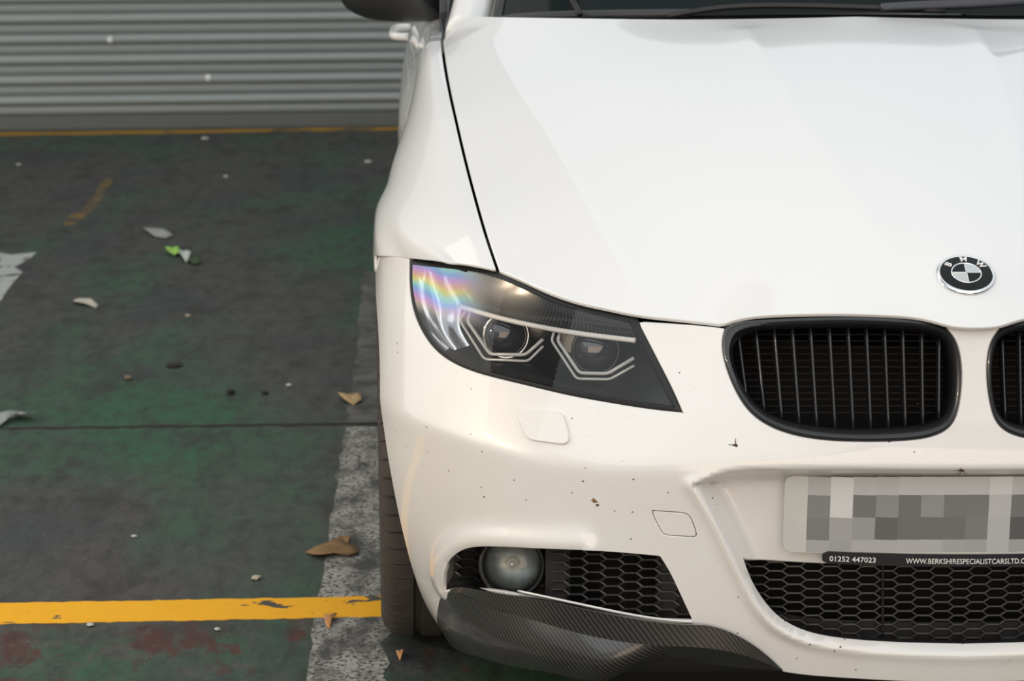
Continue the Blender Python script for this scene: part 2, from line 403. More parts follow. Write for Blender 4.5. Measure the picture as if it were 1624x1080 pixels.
M_PAINT = paint('white_paint', False)
M_DIRTY = paint('white_paint_road_dirt', True)
M_BLACK = plain('black_plastic', (0.012, 0.012, 0.013), 0.45)
M_SATIN = plain('satin_black', (0.016, 0.017, 0.019), 0.32, coat=0.3)
M_VOID = plain('void_black', (0.004, 0.004, 0.004), 0.9)  # near-black: backing sheets carry the shade of gaps and voids
M_RUBBER = plain('tyre_rubber', (0.050, 0.042, 0.036), 0.75, var=0.35, scale=25, bump=0.3)
M_SEAL = plain('rubber_seal', (0.010, 0.010, 0.010), 0.5)
M_MESH = plain('grille_plastic', (0.022, 0.021, 0.021), 0.42)
M_CHROME = plain('chrome', (0.80, 0.81, 0.82), 0.07, metal=1.0)
M_SILVER = plain('silver_enamel', (0.55, 0.58, 0.58), 0.25, metal=0.4, coat=0.6)
M_ENAMEL = plain('black_enamel', (0.006, 0.006, 0.006), 0.15, Specular_IOR_Level=0.25)
M_WHITE_LETTER = plain('white_lettering', (0.80, 0.80, 0.78), 0.5)
M_HOUSING = plain('lamp_housing_black', (0.010, 0.009, 0.008), 0.35)
M_BAR = plain('lamp_light_guide', (0.98, 0.93, 0.86), 0.35, var=.02)
M_RING = plain('lamp_ring_acrylic', (0.62, 0.62, 0.58), 0.18, coat=1.0)
M_REFL = plain('lamp_reflector', (0.78, 0.83, 0.88), 0.14, metal=0.85, scale=12)
M_CARBON = carbon('carbon_fibre', 1.0)
M_CARBON_LAMP = carbon('carbon_fibre_lamp', 1.3, hi=(0.05, 0.05, 0.048))
M_LENS = clear_lens('clear_lens', (.985, .985, .985), film=True)
M_GLASS = plain('dark_glass', (0.006, 0.010, 0.010), 0.06, Specular_IOR_Level=0.12)
M_ALLOY = plain('alloy', (0.35, 0.35, 0.36), 0.35, metal=0.8)
M_RAD = plain('radiator_metal', (0.05, 0.042, 0.04), 0.4, metal=0.3)

# ================================================================== SETTING
# ================================================================== SETTING: floor, markings, roller shutter
def G(px, py): return atZ(px, py, 0.0)
def floor_mat():
    m, nt, N, L, b = newmat('painted_concrete')
    tc = N.new('ShaderNodeTexCoord')
    def noise(sc, det=4, rough=0.6, stretch=None):
        n = N.new('ShaderNodeTexNoise'); n.inputs['Scale'].default_value = sc; n.inputs['Detail'].default_value = det; n.inputs['Roughness'].default_value = rough
        if stretch:
            mp = N.new('ShaderNodeMapping'); mp.inputs['Scale'].default_value = stretch; L.new(tc.outputs['Object'], mp.inputs[0]); L.new(mp.outputs[0], n.inputs['Vector'])
        else: L.new(tc.outputs['Object'], n.inputs['Vector'])
        return n.outputs['Fac']
    def ramp(x, a, b_):
        mr = N.new('ShaderNodeMapRange'); mr.inputs[1].default_value = a; mr.inputs[2].default_value = b_; L.new(x, mr.inputs[0]); return mr.outputs[0]
    def mixc(f, a, c, mode='MIX'):
        mx = N.new('ShaderNodeMix'); mx.data_type = 'RGBA'; mx.blend_type = mode
        L.new(f, mx.inputs[0]) if not isinstance(f, float) else setattr(mx.inputs[0], 'default_value', f)
        for k, v in ((6, a), (7, c)):
            if isinstance(v, tuple): mx.inputs[k].default_value = (*v, 1)
            else: L.new(v, mx.inputs[k])
        return mx.outputs[2]
    def mul(a, c):
        q = N.new('ShaderNodeMath'); q.operation = 'MULTIPLY'; L.new(a, q.inputs[0])
        if isinstance(c, float): q.inputs[1].default_value = c
        else: L.new(c, q.inputs[1])
        return q.outputs[0]
    sx = N.new('ShaderNodeSeparateXYZ'); L.new(tc.outputs['Object'], sx.inputs[0])
    c = mixc(ramp(noise(1.6, 5, .55, (1, .55, 1)), .45, .62), (.076, .073, .068), (.030, .110, .058))
    c = mixc(ramp(noise(2.7, 4), .50, .68), c, (.052, .062, .064))
    c = mixc(mul(ramp(noise(9, 6, .7, (1, .5, 1)), .50, .64), .75), c, (.034, .032, .029))
    near = ramp(sx.outputs['Y'], .86, .74)                    # beyond the yellow line: brown-red undercoat shows
    c = mixc(mul(near, ramp(noise(8.5, 6, .65, (1, .6, 1)), .53, .60)), c, (.090, .028, .022))
    c = mixc(mul(near, ramp(noise(15, 5, .7), .52, .62)), c, (.085, .088, .075))
    c = mixc(mul(ramp(noise(26, 6, .7, (1, .5, 1)), .45, .70), .75), c, (.026, .026, .023))
    c = mixc(mul(ramp(noise(160, 3, .7), .35, .75), .7), c, mixc(1.0, c, (.40, .40, .40), 'MULTIPLY'))
    c = mixc(ramp(noise(75, 2), .735, .76), c, (.20, .20, .18))
    L.new(c, b.inputs['Base Color'])
    r = N.new('ShaderNodeMapRange'); r.inputs[3].default_value = .42; r.inputs[4].default_value = .75; L.new(noise(6, 5), r.inputs[0]); L.new(r.outputs[0], b.inputs['Roughness'])
    bp = N.new('ShaderNodeBump'); bp.inputs['Strength'].default_value = .35; bp.inputs['Distance'].default_value = .0015; L.new(noise(220, 4), bp.inputs['Height']); L.new(bp.outputs[0], b.inputs['Normal'])
    return m
def worn(name, col, col2, under, thr, soft=.03, scale=14, stretch=(1, 1, 1), fine=90, finethr=.66):
    m, nt, N, L, b = newmat(name); setp(b, Roughness=.6); tc = N.new('ShaderNodeTexCoord')
    def noise(sc, st=None):
        n = N.new('ShaderNodeTexNoise'); n.inputs['Scale'].default_value = sc; n.inputs['Detail'].default_value = 8; n.inputs['Roughness'].default_value = .62
        mp = N.new('ShaderNodeMapping'); mp.inputs['Scale'].default_value = st or (1, 1, 1); L.new(tc.outputs['Object'], mp.inputs[0]); L.new(mp.outputs[0], n.inputs['Vector']); return n.outputs['Fac']
    def ramp(x, a, b_):
        mr = N.new('ShaderNodeMapRange'); mr.inputs[1].default_value = a; mr.inputs[2].default_value = b_; L.new(x, mr.inputs[0]); return mr.outputs[0]
    mx = N.new('ShaderNodeMix'); mx.data_type = 'RGBA'; mx.inputs[6].default_value = (*col, 1); mx.inputs[7].default_value = (*col2, 1); L.new(noise(30), mx.inputs[0])
    m2 = N.new('ShaderNodeMix'); m2.data_type = 'RGBA'; m2.inputs[7].default_value = (*under, 1); L.new(mx.outputs[2], m2.inputs[6]); L.new(ramp(noise(scale, stretch), thr-soft, thr+soft), m2.inputs[0])
    m3 = N.new('ShaderNodeMix'); m3.data_type = 'RGBA'; m3.inputs[7].default_value = (*under, 1); L.new(m2.outputs[2], m3.inputs[6]); L.new(ramp(noise(fine), finethr-.02, finethr+.02), m3.inputs[0])
    L.new(m3.outputs[2], b.inputs['Base Color'])
    return m
M_FLOOR = floor_mat()
M_YEL = worn('worn_yellow_paint', (.92, .46, .002), (.78, .37, .002), (.055, .058, .050), .615, .006, 9, (.7, 1.6, 1), 70, .70)
M_YEL2 = worn('faded_yellow_paint', (.22, .13, .03), (.14, .09, .03), (.06, .055, .045), .50, .09, 16)
M_WHT = worn('worn_white_paint', (.42, .42, .38), (.25, .25, .23), (.055, .055, .05), .52, .10, 16, (1, .6, 1), 110, .54)
M_WHT2 = worn('peeling_white_paint', (.46, .48, .46), (.34, .36, .35), (.06, .065, .06), .56, .03, 14)
M_JOINT = plain('joint_dirt', (.016, .014, .011), .9)
floor = mesh_obj('floor', [(-9, -7, 0), (9, -7, 0), (9, 9.5, 0), (-9, 9.5, 0)], [(0, 1, 2, 3)], M_FLOOR, None, False); tag(floor, kind='structure')
def slab(name, pts, h, mat, parent):                       # thin raised patch with its own edges
    P = np.array(pts); n = len(P)
    V = [(p[0], p[1], h) for p in P]+[(p[0], p[1], -.001) for p in P]
    F = [tuple(range(n))]+[(i, n+i, n+(i+1) % n, (i+1) % n) for i in range(n)]
    bm = bmesh.new(); vs = [bm.verts.new(v) for v in V]
    for f in F: bm.faces.new([vs[i] for i in f])
    return bm_obj(name, bm, mat, parent, False)
def ext(a, b, t): return a+(b-a)*t
def rag(a, b, n, amp):
    d = b-a; nn = np.array([-d[1], d[0], 0])/np.linalg.norm(d); return [a+d*(i/(n-1))+nn*rnd.uniform(-amp, amp) for i in range(n)]
a, b, c, d = G(0, 957), G(597, 946), G(615, 978), G(0, 990)
slab('yellow_line', rag(ext(a, b, -1.2), ext(a, b, 1.9), 160, .0022)+rag(ext(d, c, 1.9), ext(d, c, -1.2), 160, .0022), .0008, M_YEL, floor)
a, b, c, d = G(0, 210.5), G(640, 201.5), G(640, 206), G(0, 215.5)
slab('yellow_line', rag(ext(a, b, -1), ext(a, b, 2.6), 60, .006)+rag(ext(d, c, 2.6), ext(d, c, -1), 60, .006), .0008, M_YEL2 if False else worn('far_yellow_paint', (.42, .22, .015), (.30, .16, .015), (.06, .06, .05), .58, .06, 6), floor)
a, b = G(547, 677), G(484, 1082); c = b+(b-a)*.8
slab('white_line', rag(a, c, 60, .005)+rag(a+np.array([.13, 0, 0])+(c-a), a+np.array([.13, 0, 0]), 60, .012), .0006, M_WHT, floor)
a2, b2 = G(578, 430), G(551, 670)
slab('white_line', rag(a2, b2, 30, .006)+rag(b2+np.array([.09, 0, 0]), a2+np.array([.09, 0, 0]), 30, .01), .0006, worn('grimy_white_paint', (.16, .16, .145), (.10, .10, .09), (.05, .05, .045), .5, .1, 12), floor)
slab('floor_joint', rag(G(-200, 681), G(720, 668), 60, .003)+rag(G(720, 673), G(-200, 684), 60, .006), .0003, M_JOINT, floor)
slab('white_paint_patch', [G(*p) for p in [(-60, 402), (0, 401), (18, 404), (58, 400), (48, 410), (22, 424), (36, 431), (22, 447), (10, 462), (2, 476), (-50, 500)]], .0006, M_WHT2, floor)
slab('yellow_paint_patch', [G(*p) for p in [(160, 288), (175, 282), (178, 290), (168, 305), (160, 318), (140, 340), (118, 356), (100, 358), (104, 346), (130, 332), (148, 312)]], .0005, M_YEL2, floor)

# ---- roller shutter of separate slats
M_SHUT = worn('galvanised_slat', (.33, .36, .355), (.28, .315, .31), (.20, .235, .23), .62, .08, 3, (.3, 1, 4), 50, .78)
s0, s1 = G(0, 207), G(640, 199.5); sx_ = (s1-s0)/np.linalg.norm(s1-s0); sn = np.array([sx_[1], -sx_[0], 0])   # sn faces the camera
Yrail = atY(320, 180, (s0[1]+s1[1])/2)[2]; PITCHZ = 31.6/FPX*np.linalg.norm((s0+s1)/2-CAM)*1.0
sh_root = empty('door_1', tuple((s0+s1)/2)); tag(sh_root, kind='structure')
sh_root.rotation_euler = (0, 0, math.atan2(sx_[1], sx_[0]))
def extrude_profile(name, prof, L_, mat, parent):
    n = len(prof); V = [(-L_, y, z) for y, z in prof]+[(L_, y, z) for y, z in prof]
    F = [(i, i+1, n+i+1, n+i) for i in range(n-1)]+[tuple(range(n))[::-1], tuple(range(n, 2*n))]
    me = mesh_obj(name, V, F, mat, parent, False); return me
p_ = PITCHZ; prof = [(0.012, 0)]
for k in range(9): t = k/8; prof.append((-.006*math.sin(math.pi*t), .004+t*.40*p_))
prof.append((.010, .43*p_))
for k in range(11): t = k/10; prof.append((-.020*math.sin(math.pi*t)**.8-.002, .46*p_+t*.50*p_))
prof += [(.012, .98*p_), (.012, p_)]
slat0 = extrude_profile('slat', prof+[(.022, p_), (.022, 0)], 9.0, M_SHUT, sh_root)
slat0.location = (0, 0, Yrail)
for i in range(1, 36):
    c_ = slat0.copy(); COL.objects.link(c_); c_.parent = sh_root; c_.location = (0, 0, Yrail+i*p_)
extrude_profile('bottom_rail', [(.02, .0), (-.012, .0), (-.014, .008), (-.014, Yrail-.006), (-.004, Yrail), (.02, Yrail)], 9.0, plain('rail_steel', (.13, .145, .14), .55, metal=.2), sh_root)
for px, py, rr in ((175, 62, .012), (330, 124, .013)):
    q = atY(px, py, (s0[1]+s1[1])/2-.03); lp = np.array([(q-(s0+s1)/2) @ sx_, -.024, q[2]])
    bm = bmesh.new(); bmesh.ops.create_uvsphere(bm, u_segments=10, v_segments=6, radius=1); bmesh.ops.scale(bm, vec=(rr, .004, rr*1.1), verts=bm.verts); bmesh.ops.translate(bm, vec=tuple(lp), verts=bm.verts)
    bm_obj('paint_splash', bm, M_WHITE_LETTER, sh_root)
# ================================================================== THE CAR: smooth body surfaces (left half, mirrored)
car = empty('car'); tag(car, 'white saloon car with black kidney grille parked facing the camera', 'car')
PLAN = np.array([(0, 0), (-.15, .006), (-.30, .027), (-.42, .060), (-.53, .106), (-.62, .165), (-.69, .230), (-.753, .300), (-.809, .375),
                 (-.847, .455), (-.864, .54), (-.870, .62), (-.872, .70), (-.871, .80), (-.868, .95)])
_d = np.linalg.norm(np.diff(PLAN, axis=0), axis=1); PS = np.concatenate([[0], np.cumsum(_d)])
_pl = NSpline(np.concatenate([-PS[:0:-1], PS]), np.concatenate([(PLAN*[-1, 1])[:0:-1], PLAN]))
def s_of_Y(Y): s = np.linspace(0.2, PS[-1], 900); return float(np.interp(Y, _pl(s)[:, 1], s))
def bumper_base(u, v):
    u = np.asarray(u, float); v = np.asarray(v, float); q = _pl(u); X, Y = q[:, 0].copy(), q[:, 1].copy(); a = -X
    X *= 1-0.9*np.maximum(0, .45-v)**2*sstep(.40, .84, a)
    X *= 1-0.9*np.maximum(0, v-.62)**2*sstep(.5, .84, a)
    k = .35+.33*sstep(.10, .45, a); zc = .545-.04*sstep(.15, .7, a)
    Y += k*splus(v-zc, .0055)+.6*np.maximum(0, .34-v)**2
    return np.stack([X, Y, v], -1)
BB = Surf(bumper_base, -0.3, PS[-1]-.01, 0.0, 0.86, 130, 90, -1)
# number plate recess, sunk behind a ridge
rec_px = np.concatenate([curve([(1096, 766), (1125, 815), (1152, 868), (1180, 925), (1210, 972), (1250, 1005), (1310, 1025), (1420, 1037), (1545, 1041), (1700, 1040)], 40),
                         curve([(1700, 742), (1545, 742), (1350, 741), (1200, 741), (1160, 744), (1125, 753), (1096, 766)], 30)[:-1]])
REC = BB.hit(rec_px)
def bumper_fn(u, v):
    P = bumper_base(u, v); sd = -sdf(u, v, REC)
    P[:, 1] += .045*(splus(sd-.004, .0020)-splus(sd-.030, .004))/.026
    P[:, 1] -= .009*np.exp(-((sd+.001)/.010)**2)*sstep(.535, .49, v)*(.25+.75*sstep(.25, .31, v))
    if BROW is not None:
        q = np.stack([np.ravel(u), np.ravel(v)], -1); near = (q[:, 0] > .40) & (q[:, 0] < 1.0) & (q[:, 1] < .46); d = np.full(len(q), 9.0)
        if near.any(): d[near] = segdist(q[near], BROW, False)
        P[:, 1] -= .011*np.exp(-((d-.010)/.019)**2); P[:, 0] -= .004*np.exp(-((d-.012)/.020)**2)*sstep(.55, .70, -P[:, 0])
    return P
BROW = None
BROW = BB.hit(curve([(704, 930), (706, 905), (714, 888), (730, 874), (756, 867), (850, 869), (920, 871)], 30))
BP = Surf(bumper_fn, -0.3, PS[-1]-.01, 0.0, 0.86, 260, 180, -1)
FWD = np.array([0, math.cos(PITCH), -math.sin(PITCH)])
def at(px, py, d=0.0, surf=None):          # a point d behind (or in front of) the bumper skin
    return (surf or BB)(BB.hit([(px, py)]) if surf is None else surf.hit([(px, py)]))[0]+FWD*d

# ---- outlines read off the photograph (pixels), laid on those surfaces
LAMP_TOP_F = [(650, 414), (700, 418), (750, 424), (794, 432)]
LAMP_TOP_H = [(794, 432), (830, 447), (870, 465), (920, 482), (965, 492), (1008, 500)]
LAMP_IN = [(1008, 500), (1024, 532), (1044, 572), (1064, 614), (1082, 653)]
LAMP_BOT = [(1082, 653), (1030, 648), (960, 637), (900, 626), (840, 612), (790, 600), (745, 587), (710, 570), (685, 548), (666, 518), (655, 488), (650, 452), (650, 414)]
KID_TOP = [(1146, 520), (1155, 513), (1180, 507), (1230, 503), (1330, 500), (1420, 503), (1475, 509), (1503, 518)]
KID_BODY = [(1503, 518), (1519, 540), (1528, 585), (1525, 635), (1513, 673), (1485, 693), (1430, 702), (1350, 703), (1280, 697), (1225, 681), (1187, 655), (1161, 615), (1145, 570), (1142, 540), (1146, 520)]
KID_IN = [(1166, 555), (1173, 540), (1195, 528), (1250, 522), (1330, 520), (1420, 522), (1475, 528), (1500, 540), (1511, 575), (1512, 620), (1504, 655), (1483, 671), (1440, 678), (1370, 681), (1300, 677), (1240, 664), (1203, 642), (1179, 608), (1166, 570)]

lamp_px = np.concatenate([curve(LAMP_TOP_F, 20)[:-1], curve(LAMP_TOP_H, 30)[:-1], curve(LAMP_IN, 20)[:-1], curve(LAMP_BOT, 60)[:-1]])
ARC, ARZ, ARR = .78, .32, .372
def arch_pt(t): return ARC-ARR*math.cos(t), ARZ+ARR*math.sin(t)
# ---- front bumper skin
seam_hit = BP.hit([(594, 408)])[0]
arch_uv = []
for t in np.linspace(math.radians(71), math.radians(-27), 40):
    Y, z = arch_pt(t); arch_uv.append((s_of_Y(Y-.60*max(0, z-.505)), z))
arch_uv = np.array(arch_uv)
GR_L = [(1178, 884), (1188, 912), (1206, 945), (1235, 978), (1275, 1000), (1330, 1012), (1420, 1019), (1545, 1022)]
grl = BP.hit(curve(GR_L, 40))
GR_T = [(1178, 884), (1240, 888), (1300, 891), (1400, 893), (1545, 895)]
grt = BP.hit(curve(GR_T, 30))
INLET = [(703, 938), (703, 912), (711, 890), (727, 875), (752, 867), (850, 869), (950, 873), (1047, 881)]
INLET_R = [(1047, 881), (1062, 905), (1080, 942), (1100, 985)]
INLET_B = [(1100, 985), (1040, 983), (980, 976), (900, 961), (830, 946), (770, 936), (703, 938)]
def uvline(a, b): return np.array([a, b], float)
top_gap = BP.hit(curve([(1560, 520), (1503, 520)], 8)); top_gap[0, 0] = 0.0
top_gap = np.array([(0.0, top_gap[-1, 1])]+[tuple(p) for p in top_gap if 0 < p[0]])
bot_px = [(690, 1000), (760, 1020), (900, 1036), (1050, 1036), (1150, 1043), (1238, 1063), (1330, 1073), (1440, 1079), (1545, 1082)]
bot = BP.hit(curve(bot_px, 50)); bot[-1, 0] = 0.0; bot[-2, 0] = max(bot[-2, 0], 0.004)
botz = arch_uv[-1]
grl[-1, 0] = 0.0; grt[-1, 0] = 0.0
segs = [(uvline((0, bot[-1, 1]), (0, grl[-1, 1])), False), (grl[::-1], True), (grt, True),
        (uvline((0, grt[-1, 1]), (0, top_gap[0, 1])), False),
        (top_gap, True), (BP.hit(curve(KID_BODY, 90)), True), (BP.hit(curve([(1146, 523), (1100, 518), (1016, 512)], 16)), True),
        (BP.hit(curve([(1016, 512), (1031, 541), (1050, 578), (1070, 618), (1087, 657)], 20)), True),
        (BP.hit(curve([(1087, 657), (1030, 651), (960, 640), (900, 629), (840, 615), (790, 603), (745, 590), (709, 573), (683, 551), (663, 520), (652, 489), (647, 452), (647, 411)], 60)), True),
        (BP.hit(curve([(647, 411), (620, 409), (596, 408)], 12)), True),
        (uvline(BP.hit([(596, 408)])[0], arch_uv[0]), True), (arch_uv, True), (uvline(arch_uv[-1], bot[0]), True), (bot, True)]
TOW = [(1034, 808), (1060, 810), (1088, 813), (1095, 818), (1101, 830), (1106, 850), (1102, 853), (1078, 852), (1056, 850), (1049, 846), (1042, 834), (1033, 813)]
tow_uv = BP.hit(curve(TOW+TOW[:1], 40))
holes = [[(BP.hit(np.concatenate([curve(INLET, 40)[:-1], curve(INLET_R, 14)[:-1], curve(INLET_B, 30)])), True)]]
towhole = [[(tow_uv, True)]]
bumper = panel('front_bumper', BP, segs, M_DIRTY, car, holes=holes+towhole, step=.0065, r=.003, depth=.005, mirror=True, hole_r=.0012, hole_depth=.004)
tow_cov = panel('tow_eye_cover', BP, [(inset(tow_uv[:-1], .0032)[list(range(len(tow_uv)-1))+[0]], True)], M_DIRTY, bumper, step=.005, r=.0009, depth=.004); mirror_tree(tow_cov, bumper)
# inlet inner walls: the skin turns in around the fog lamp opening
inl = np.concatenate([curve(INLET, 50)[:-1], curve(INLET_R, 16)[:-1], curve(INLET_B, 40)[:-1]])
inl_uv = BP.hit(inl)
def wall_strip(name, uvp, d, mat, parent, taper=0.0, rows=5):
    p = BP(uvp); n = BP.normal(uvp); c = p.mean(0); V = []
    for k in range(rows):
        t = k/(rows-1); V += list(p+(c-p)*(taper*t)+np.array([0, 1, 0])*(d*t)+n*(-.0012*(k == 0)))
    m = len(p); F = [(k*m+i, k*m+(i+1) % m, (k+1)*m+(i+1) % m, (k+1)*m+i) for k in range(rows-1) for i in range(m)]
    o = mesh_obj(name, V, F, mat, parent); return o
ret_uv = BP.hit(curve(INLET, 60))
rp0 = BP(ret_uv); rc = rp0.mean(0); RV = np.concatenate([rp0+(rc-rp0)*(.13*k/4)+np.array([0, .058*k/4, 0]) for k in range(5)])
mirror_tree(mesh_obj('inlet_return', RV, grid_faces(5, len(rp0)), M_DIRTY, bumper), bumper)

# ---- bonnet
edge_px = [(794, 428), (830, 443), (870, 461), (920, 478), (965, 488), (1010, 497), (1070, 504), (1145, 512)]
edge3 = BB(BB.hit(edge_px))
SHUT = [(794, 428, None), (775, 372, .45), (757, 310, .58), (740, 245, .73), (726, 185, .88), (716, 140, 1.02), (708, 95, 1.18), (704, 64, 1.32)]
shut3 = np.array([edge3[0]]+[atY(a, b, y) for a, b, y in SHUT[1:]])
ctr = np.array([(0, .02, .715), (0, .055, .738), (0, .13, .783), (0, .25, .832), (0, .45, .888), (0, .70, .938), (0, 1.0, .985), (0, 1.25, 1.017), (0, 1.42, 1.033)])
rear3 = np.array([atY(752, 27, 1.34), atY(1000, 30, 1.28), atY(1300, 28, 1.24)])
kidt = BB(BB.hit([(1200, 500), (1330, 496), (1440, 500)]))
cp = np.concatenate([edge3[1:], shut3, rear3, kidt]); cp = np.concatenate([cp, cp*[-1, 1, 1], ctr])
_hz = tps(cp[:, :2], cp[:, 2], 4e-4)
def hood_base(u, v): return np.stack([u, v, _hz(u, v)], -1)
HB = Surf(hood_base, -.86, .35, 0.0, 1.55, 90, 110, 1)
LA = HB(HB.hit(curve([(760, 60), (800, 125), (860, 215), (940, 350), (1014, 480)], 20)))[:, :2]
LB = HB(HB.hit(curve([(1185, 50), (1240, 138), (1300, 230), (1360, 322), (1412, 405), (1440, 450)], 20)))[:, :2]
LC = HB(HB.hit([(1588, 60), (1618, 200), (1640, 300)]))[:, :2]
def pdist(u, v, L): return segdist(np.stack([np.ravel(u), np.ravel(v)], -1), L, False)
def hood_fn(u, v):
    u = np.asarray(u, float); v = np.asarray(v, float); P = hood_base(u, v); a = -np.abs(u)
    fade = sstep(.10, .30, v)
    d = pdist(a, v, LA); P[:, 2] += .014*np.exp(-np.sqrt(d*d+.010**2)/.085)*fade
    d = pdist(a, v, LB); P[:, 2] += .0048*np.exp(-np.sqrt(d*d+.006**2)/.045)*fade
    return P
HD = Surf(hood_fn, -.86, .35, 0.0, 1.55, 160, 180, 1)
hood_front = HD.hit(np.concatenate([curve(edge_px, 60)[:-1], curve([(1145, 512), (1165, 505), (1200, 499), (1260, 496), (1330, 495), (1400, 497), (1460, 502), (1496, 511), (1520, 516), (1560, 517)], 50)]))
hood_front = hood_front[hood_front[:, 0] < -.001]; hood_front = np.concatenate([hood_front, [(0.0, hood_front[-1, 1])]])
hood_rear = HD.hit(np.concatenate([curve([(704, 64), (713, 50), (730, 36), (752, 27)], 14)[:-1], curve([(752, 27), (850, 28.5), (1000, 30.5), (1084, 31), (1200, 30), (1300, 28), (1420, 25), (1580, 21)], 40)]))
hood_rear = hood_rear[hood_rear[:, 0] < -.001]; hood_rear = np.concatenate([hood_rear, [(0.0, hood_rear[-1, 1])]])
shut_uv = HD.hit(curve([(a, b) for a, b, _ in SHUT], 60)); shut_uv[0] = hood_front[0]; shut_uv[-1] = hood_rear[0]
hood = panel('bonnet', HD, [(hood_front, True), (uvline(hood_front[-1], hood_rear[-1]), False), (hood_rear[::-1], True), (shut_uv[::-1], True)],
             M_PAINT, car, step=.011, r=.0025, depth=.003, mirror=True)

# ---- front wings, doors: one side surface
sh = HD(shut_uv); sh = sh[np.argsort(sh[:, 1])]
AX = lambda Y: np.interp(Y, list(sh[:, 1])+[1.6, 2.2, 3.2, 4.3], list(sh[:, 0])+[-.768, -.785, -.79, -.72])-.0085
AZ = lambda Y: np.interp(Y, list(sh[:, 1])+[1.6, 2.2, 3.2, 4.3], list(sh[:, 2])+[.955, .965, .985, .99])-.001
XS = NSpline([.20, .30, .38, .45, .525, .605, .69, .80, .95, 1.05, 1.15, 1.25, 1.35, 1.5, 1.7, 2.0, 2.4, 3.0, 3.7, 4.2], [-.66, -.70, -.733, -.766, -.806, -.837, -.851, -.857, -.859, -.855, -.848, -.843, -.844, -.859, -.870, -.879, -.885, -.886, -.873, -.80])
ZS = NSpline([.20, .5, .8, 1.3, 2.2, 3.2, 4.3], [.715, .722, .735, .76, .79, .80, .80])
TT = np.array([0, .10, .30, .52, .70, .85, 1.0])
def side_fn(u, v):
    u = np.asarray(u, float); v = np.asarray(v, float)
    xa, za, xs, zs = AX(u), AZ(u), XS(u), ZS(u)
    K = np.stack([np.stack([xa, za], -1), np.stack([xa-.026, za-.007], -1), np.stack([xa+(xs-xa)*.74, za-(za-zs)*.48], -1),
                  np.stack([xs, zs], -1), np.stack([xs-.004, zs-.13], -1), np.stack([xs+.004, zs-.32], -1), np.stack([xs+.03, np.full_like(zs, .17)], -1)], 0)
    out = np.empty((len(u), 2)); SP = NSpline(TT, np.transpose(K, (0, 2, 1)).reshape(7, -1))
    i = np.clip(np.searchsorted(TT, v)-1, 0, 5)
    M = SP.M.reshape(7, 2, -1); Pk = np.transpose(K, (0, 2, 1)); j = np.arange(len(u))
    h = SP.h[i]; a = TT[i+1]-v; b = v-TT[i]
    for c in (0, 1):
        out[:, c] = M[i, c, j]*a**3/(6*h)+M[i+1, c, j]*b**3/(6*h)+(Pk[i, c, j]/h-M[i, c, j]*h/6)*a+(Pk[i+1, c, j]/h-M[i+1, c, j]*h/6)*b
    X, Z = out[:, 0], out[:, 1]
    r = np.sqrt((u-ARC)**2+(Z-ARZ)**2)
    X = X-.014*sstep(.475, .405, r)*sstep(.28, .40, Z)*sstep(-.70, -.80, X)
    return np.stack([X, u, Z], -1)
SD = Surf(side_fn, .24, 4.25, 0.0, 1.0, 400, 90, 1)
def v_of_z(Y, z):
    vv = np.linspace(0, 1, 300); Z = side_fn(np.full(300, Y), vv)[:, 2]; return float(np.interp(-z, -Z, vv))
nrm = SD.normal(np.array([[1.2, .5]]))[0]
SD.sgn = 1 if nrm[0] < 0 else -1
f_lamp = SD.hit(curve([(789, 427), (750, 419), (700, 413), (647, 408)], 30))
f_seam = SD.hit(curve([(647, 408), (620, 405), (594, 404)], 14))
f_arch = np.array([(arch_pt(t)[0], v_of_z(*arch_pt(t))) for t in np.linspace(math.radians(70), math.radians(200), 60)])
fv0 = lambda Y: (Y, 0.0)
y0 = f_lamp[0, 0]
wing_segs = [(np.array([(1.385, 0), (y0+.004, 0), f_lamp[0]]), True), (f_lamp, True), (f_seam, True), (uvline(f_seam[-1], f_arch[0]), True), (f_arch, True),
             (uvline(f_arch[-1], (1.16, v_of_z(1.16, .19))), True), (uvline((1.16, v_of_z(1.16, .19)), (1.385, v_of_z(1.385, .19))), True), (uvline((1.385, v_of_z(1.385, .19)), (1.385, 0)), True)]
# v is scaled to metres so the triangles come out even
VS = .75
SDm = Surf(lambda u, v: side_fn(u, np.clip(np.asarray(v)/VS, -.02, 1.02)), .24, 4.25, 0, VS, 60, 30, SD.sgn)
scl = lambda sg: [(np.asarray(P)*[1, VS], f) for P, f in sg]
wing = panel('front_wing', SDm, scl(wing_segs), M_PAINT, car, step=.010, r=.002, depth=.002)
wing_r = mirror_tree(wing, car)
def side_panel(name, ya, yb, vtop=0.0, zb=.19):
    va, vb = v_of_z(ya, zb), v_of_z(yb, zb)
    return panel(name, SDm, scl([(np.array([(yb, vtop), (ya, vtop)]), True), (np.array([(ya, vtop), (ya, va)]), True), (np.array([(ya, va), (yb, vb)]), True), (np.array([(yb, vb), (yb, vtop)]), True)]), M_PAINT, car, step=.03, r=.002, depth=.015)
door_f = side_panel('front_door', 1.393, 2.42); door_r = side_panel('rear_door', 2.428, 3.30)
quarter = side_panel('rear_quarter', 3.308, 4.2)
# door handle
hp = side_fn(np.array([2.12, 2.20, 2.26]), np.array([v_of_z(2.2, .865)]*3))
hb = bmesh.new()
P_ = np.array([hp[0]+[-.004, 0, 0], hp[0]+[-.034, .01, .0], hp[1]+[-.040, 0, 0], hp[2]+[-.034, -.005, 0], hp[2]+[-.004, .01, 0]])
V, F = tube(curve(P_, 22), .009, 10); hb.free()
mesh_obj('door_handle', V, F, M_PAINT, door_f)
for o in (door_f, door_r, quarter): mirror_tree(o, car)
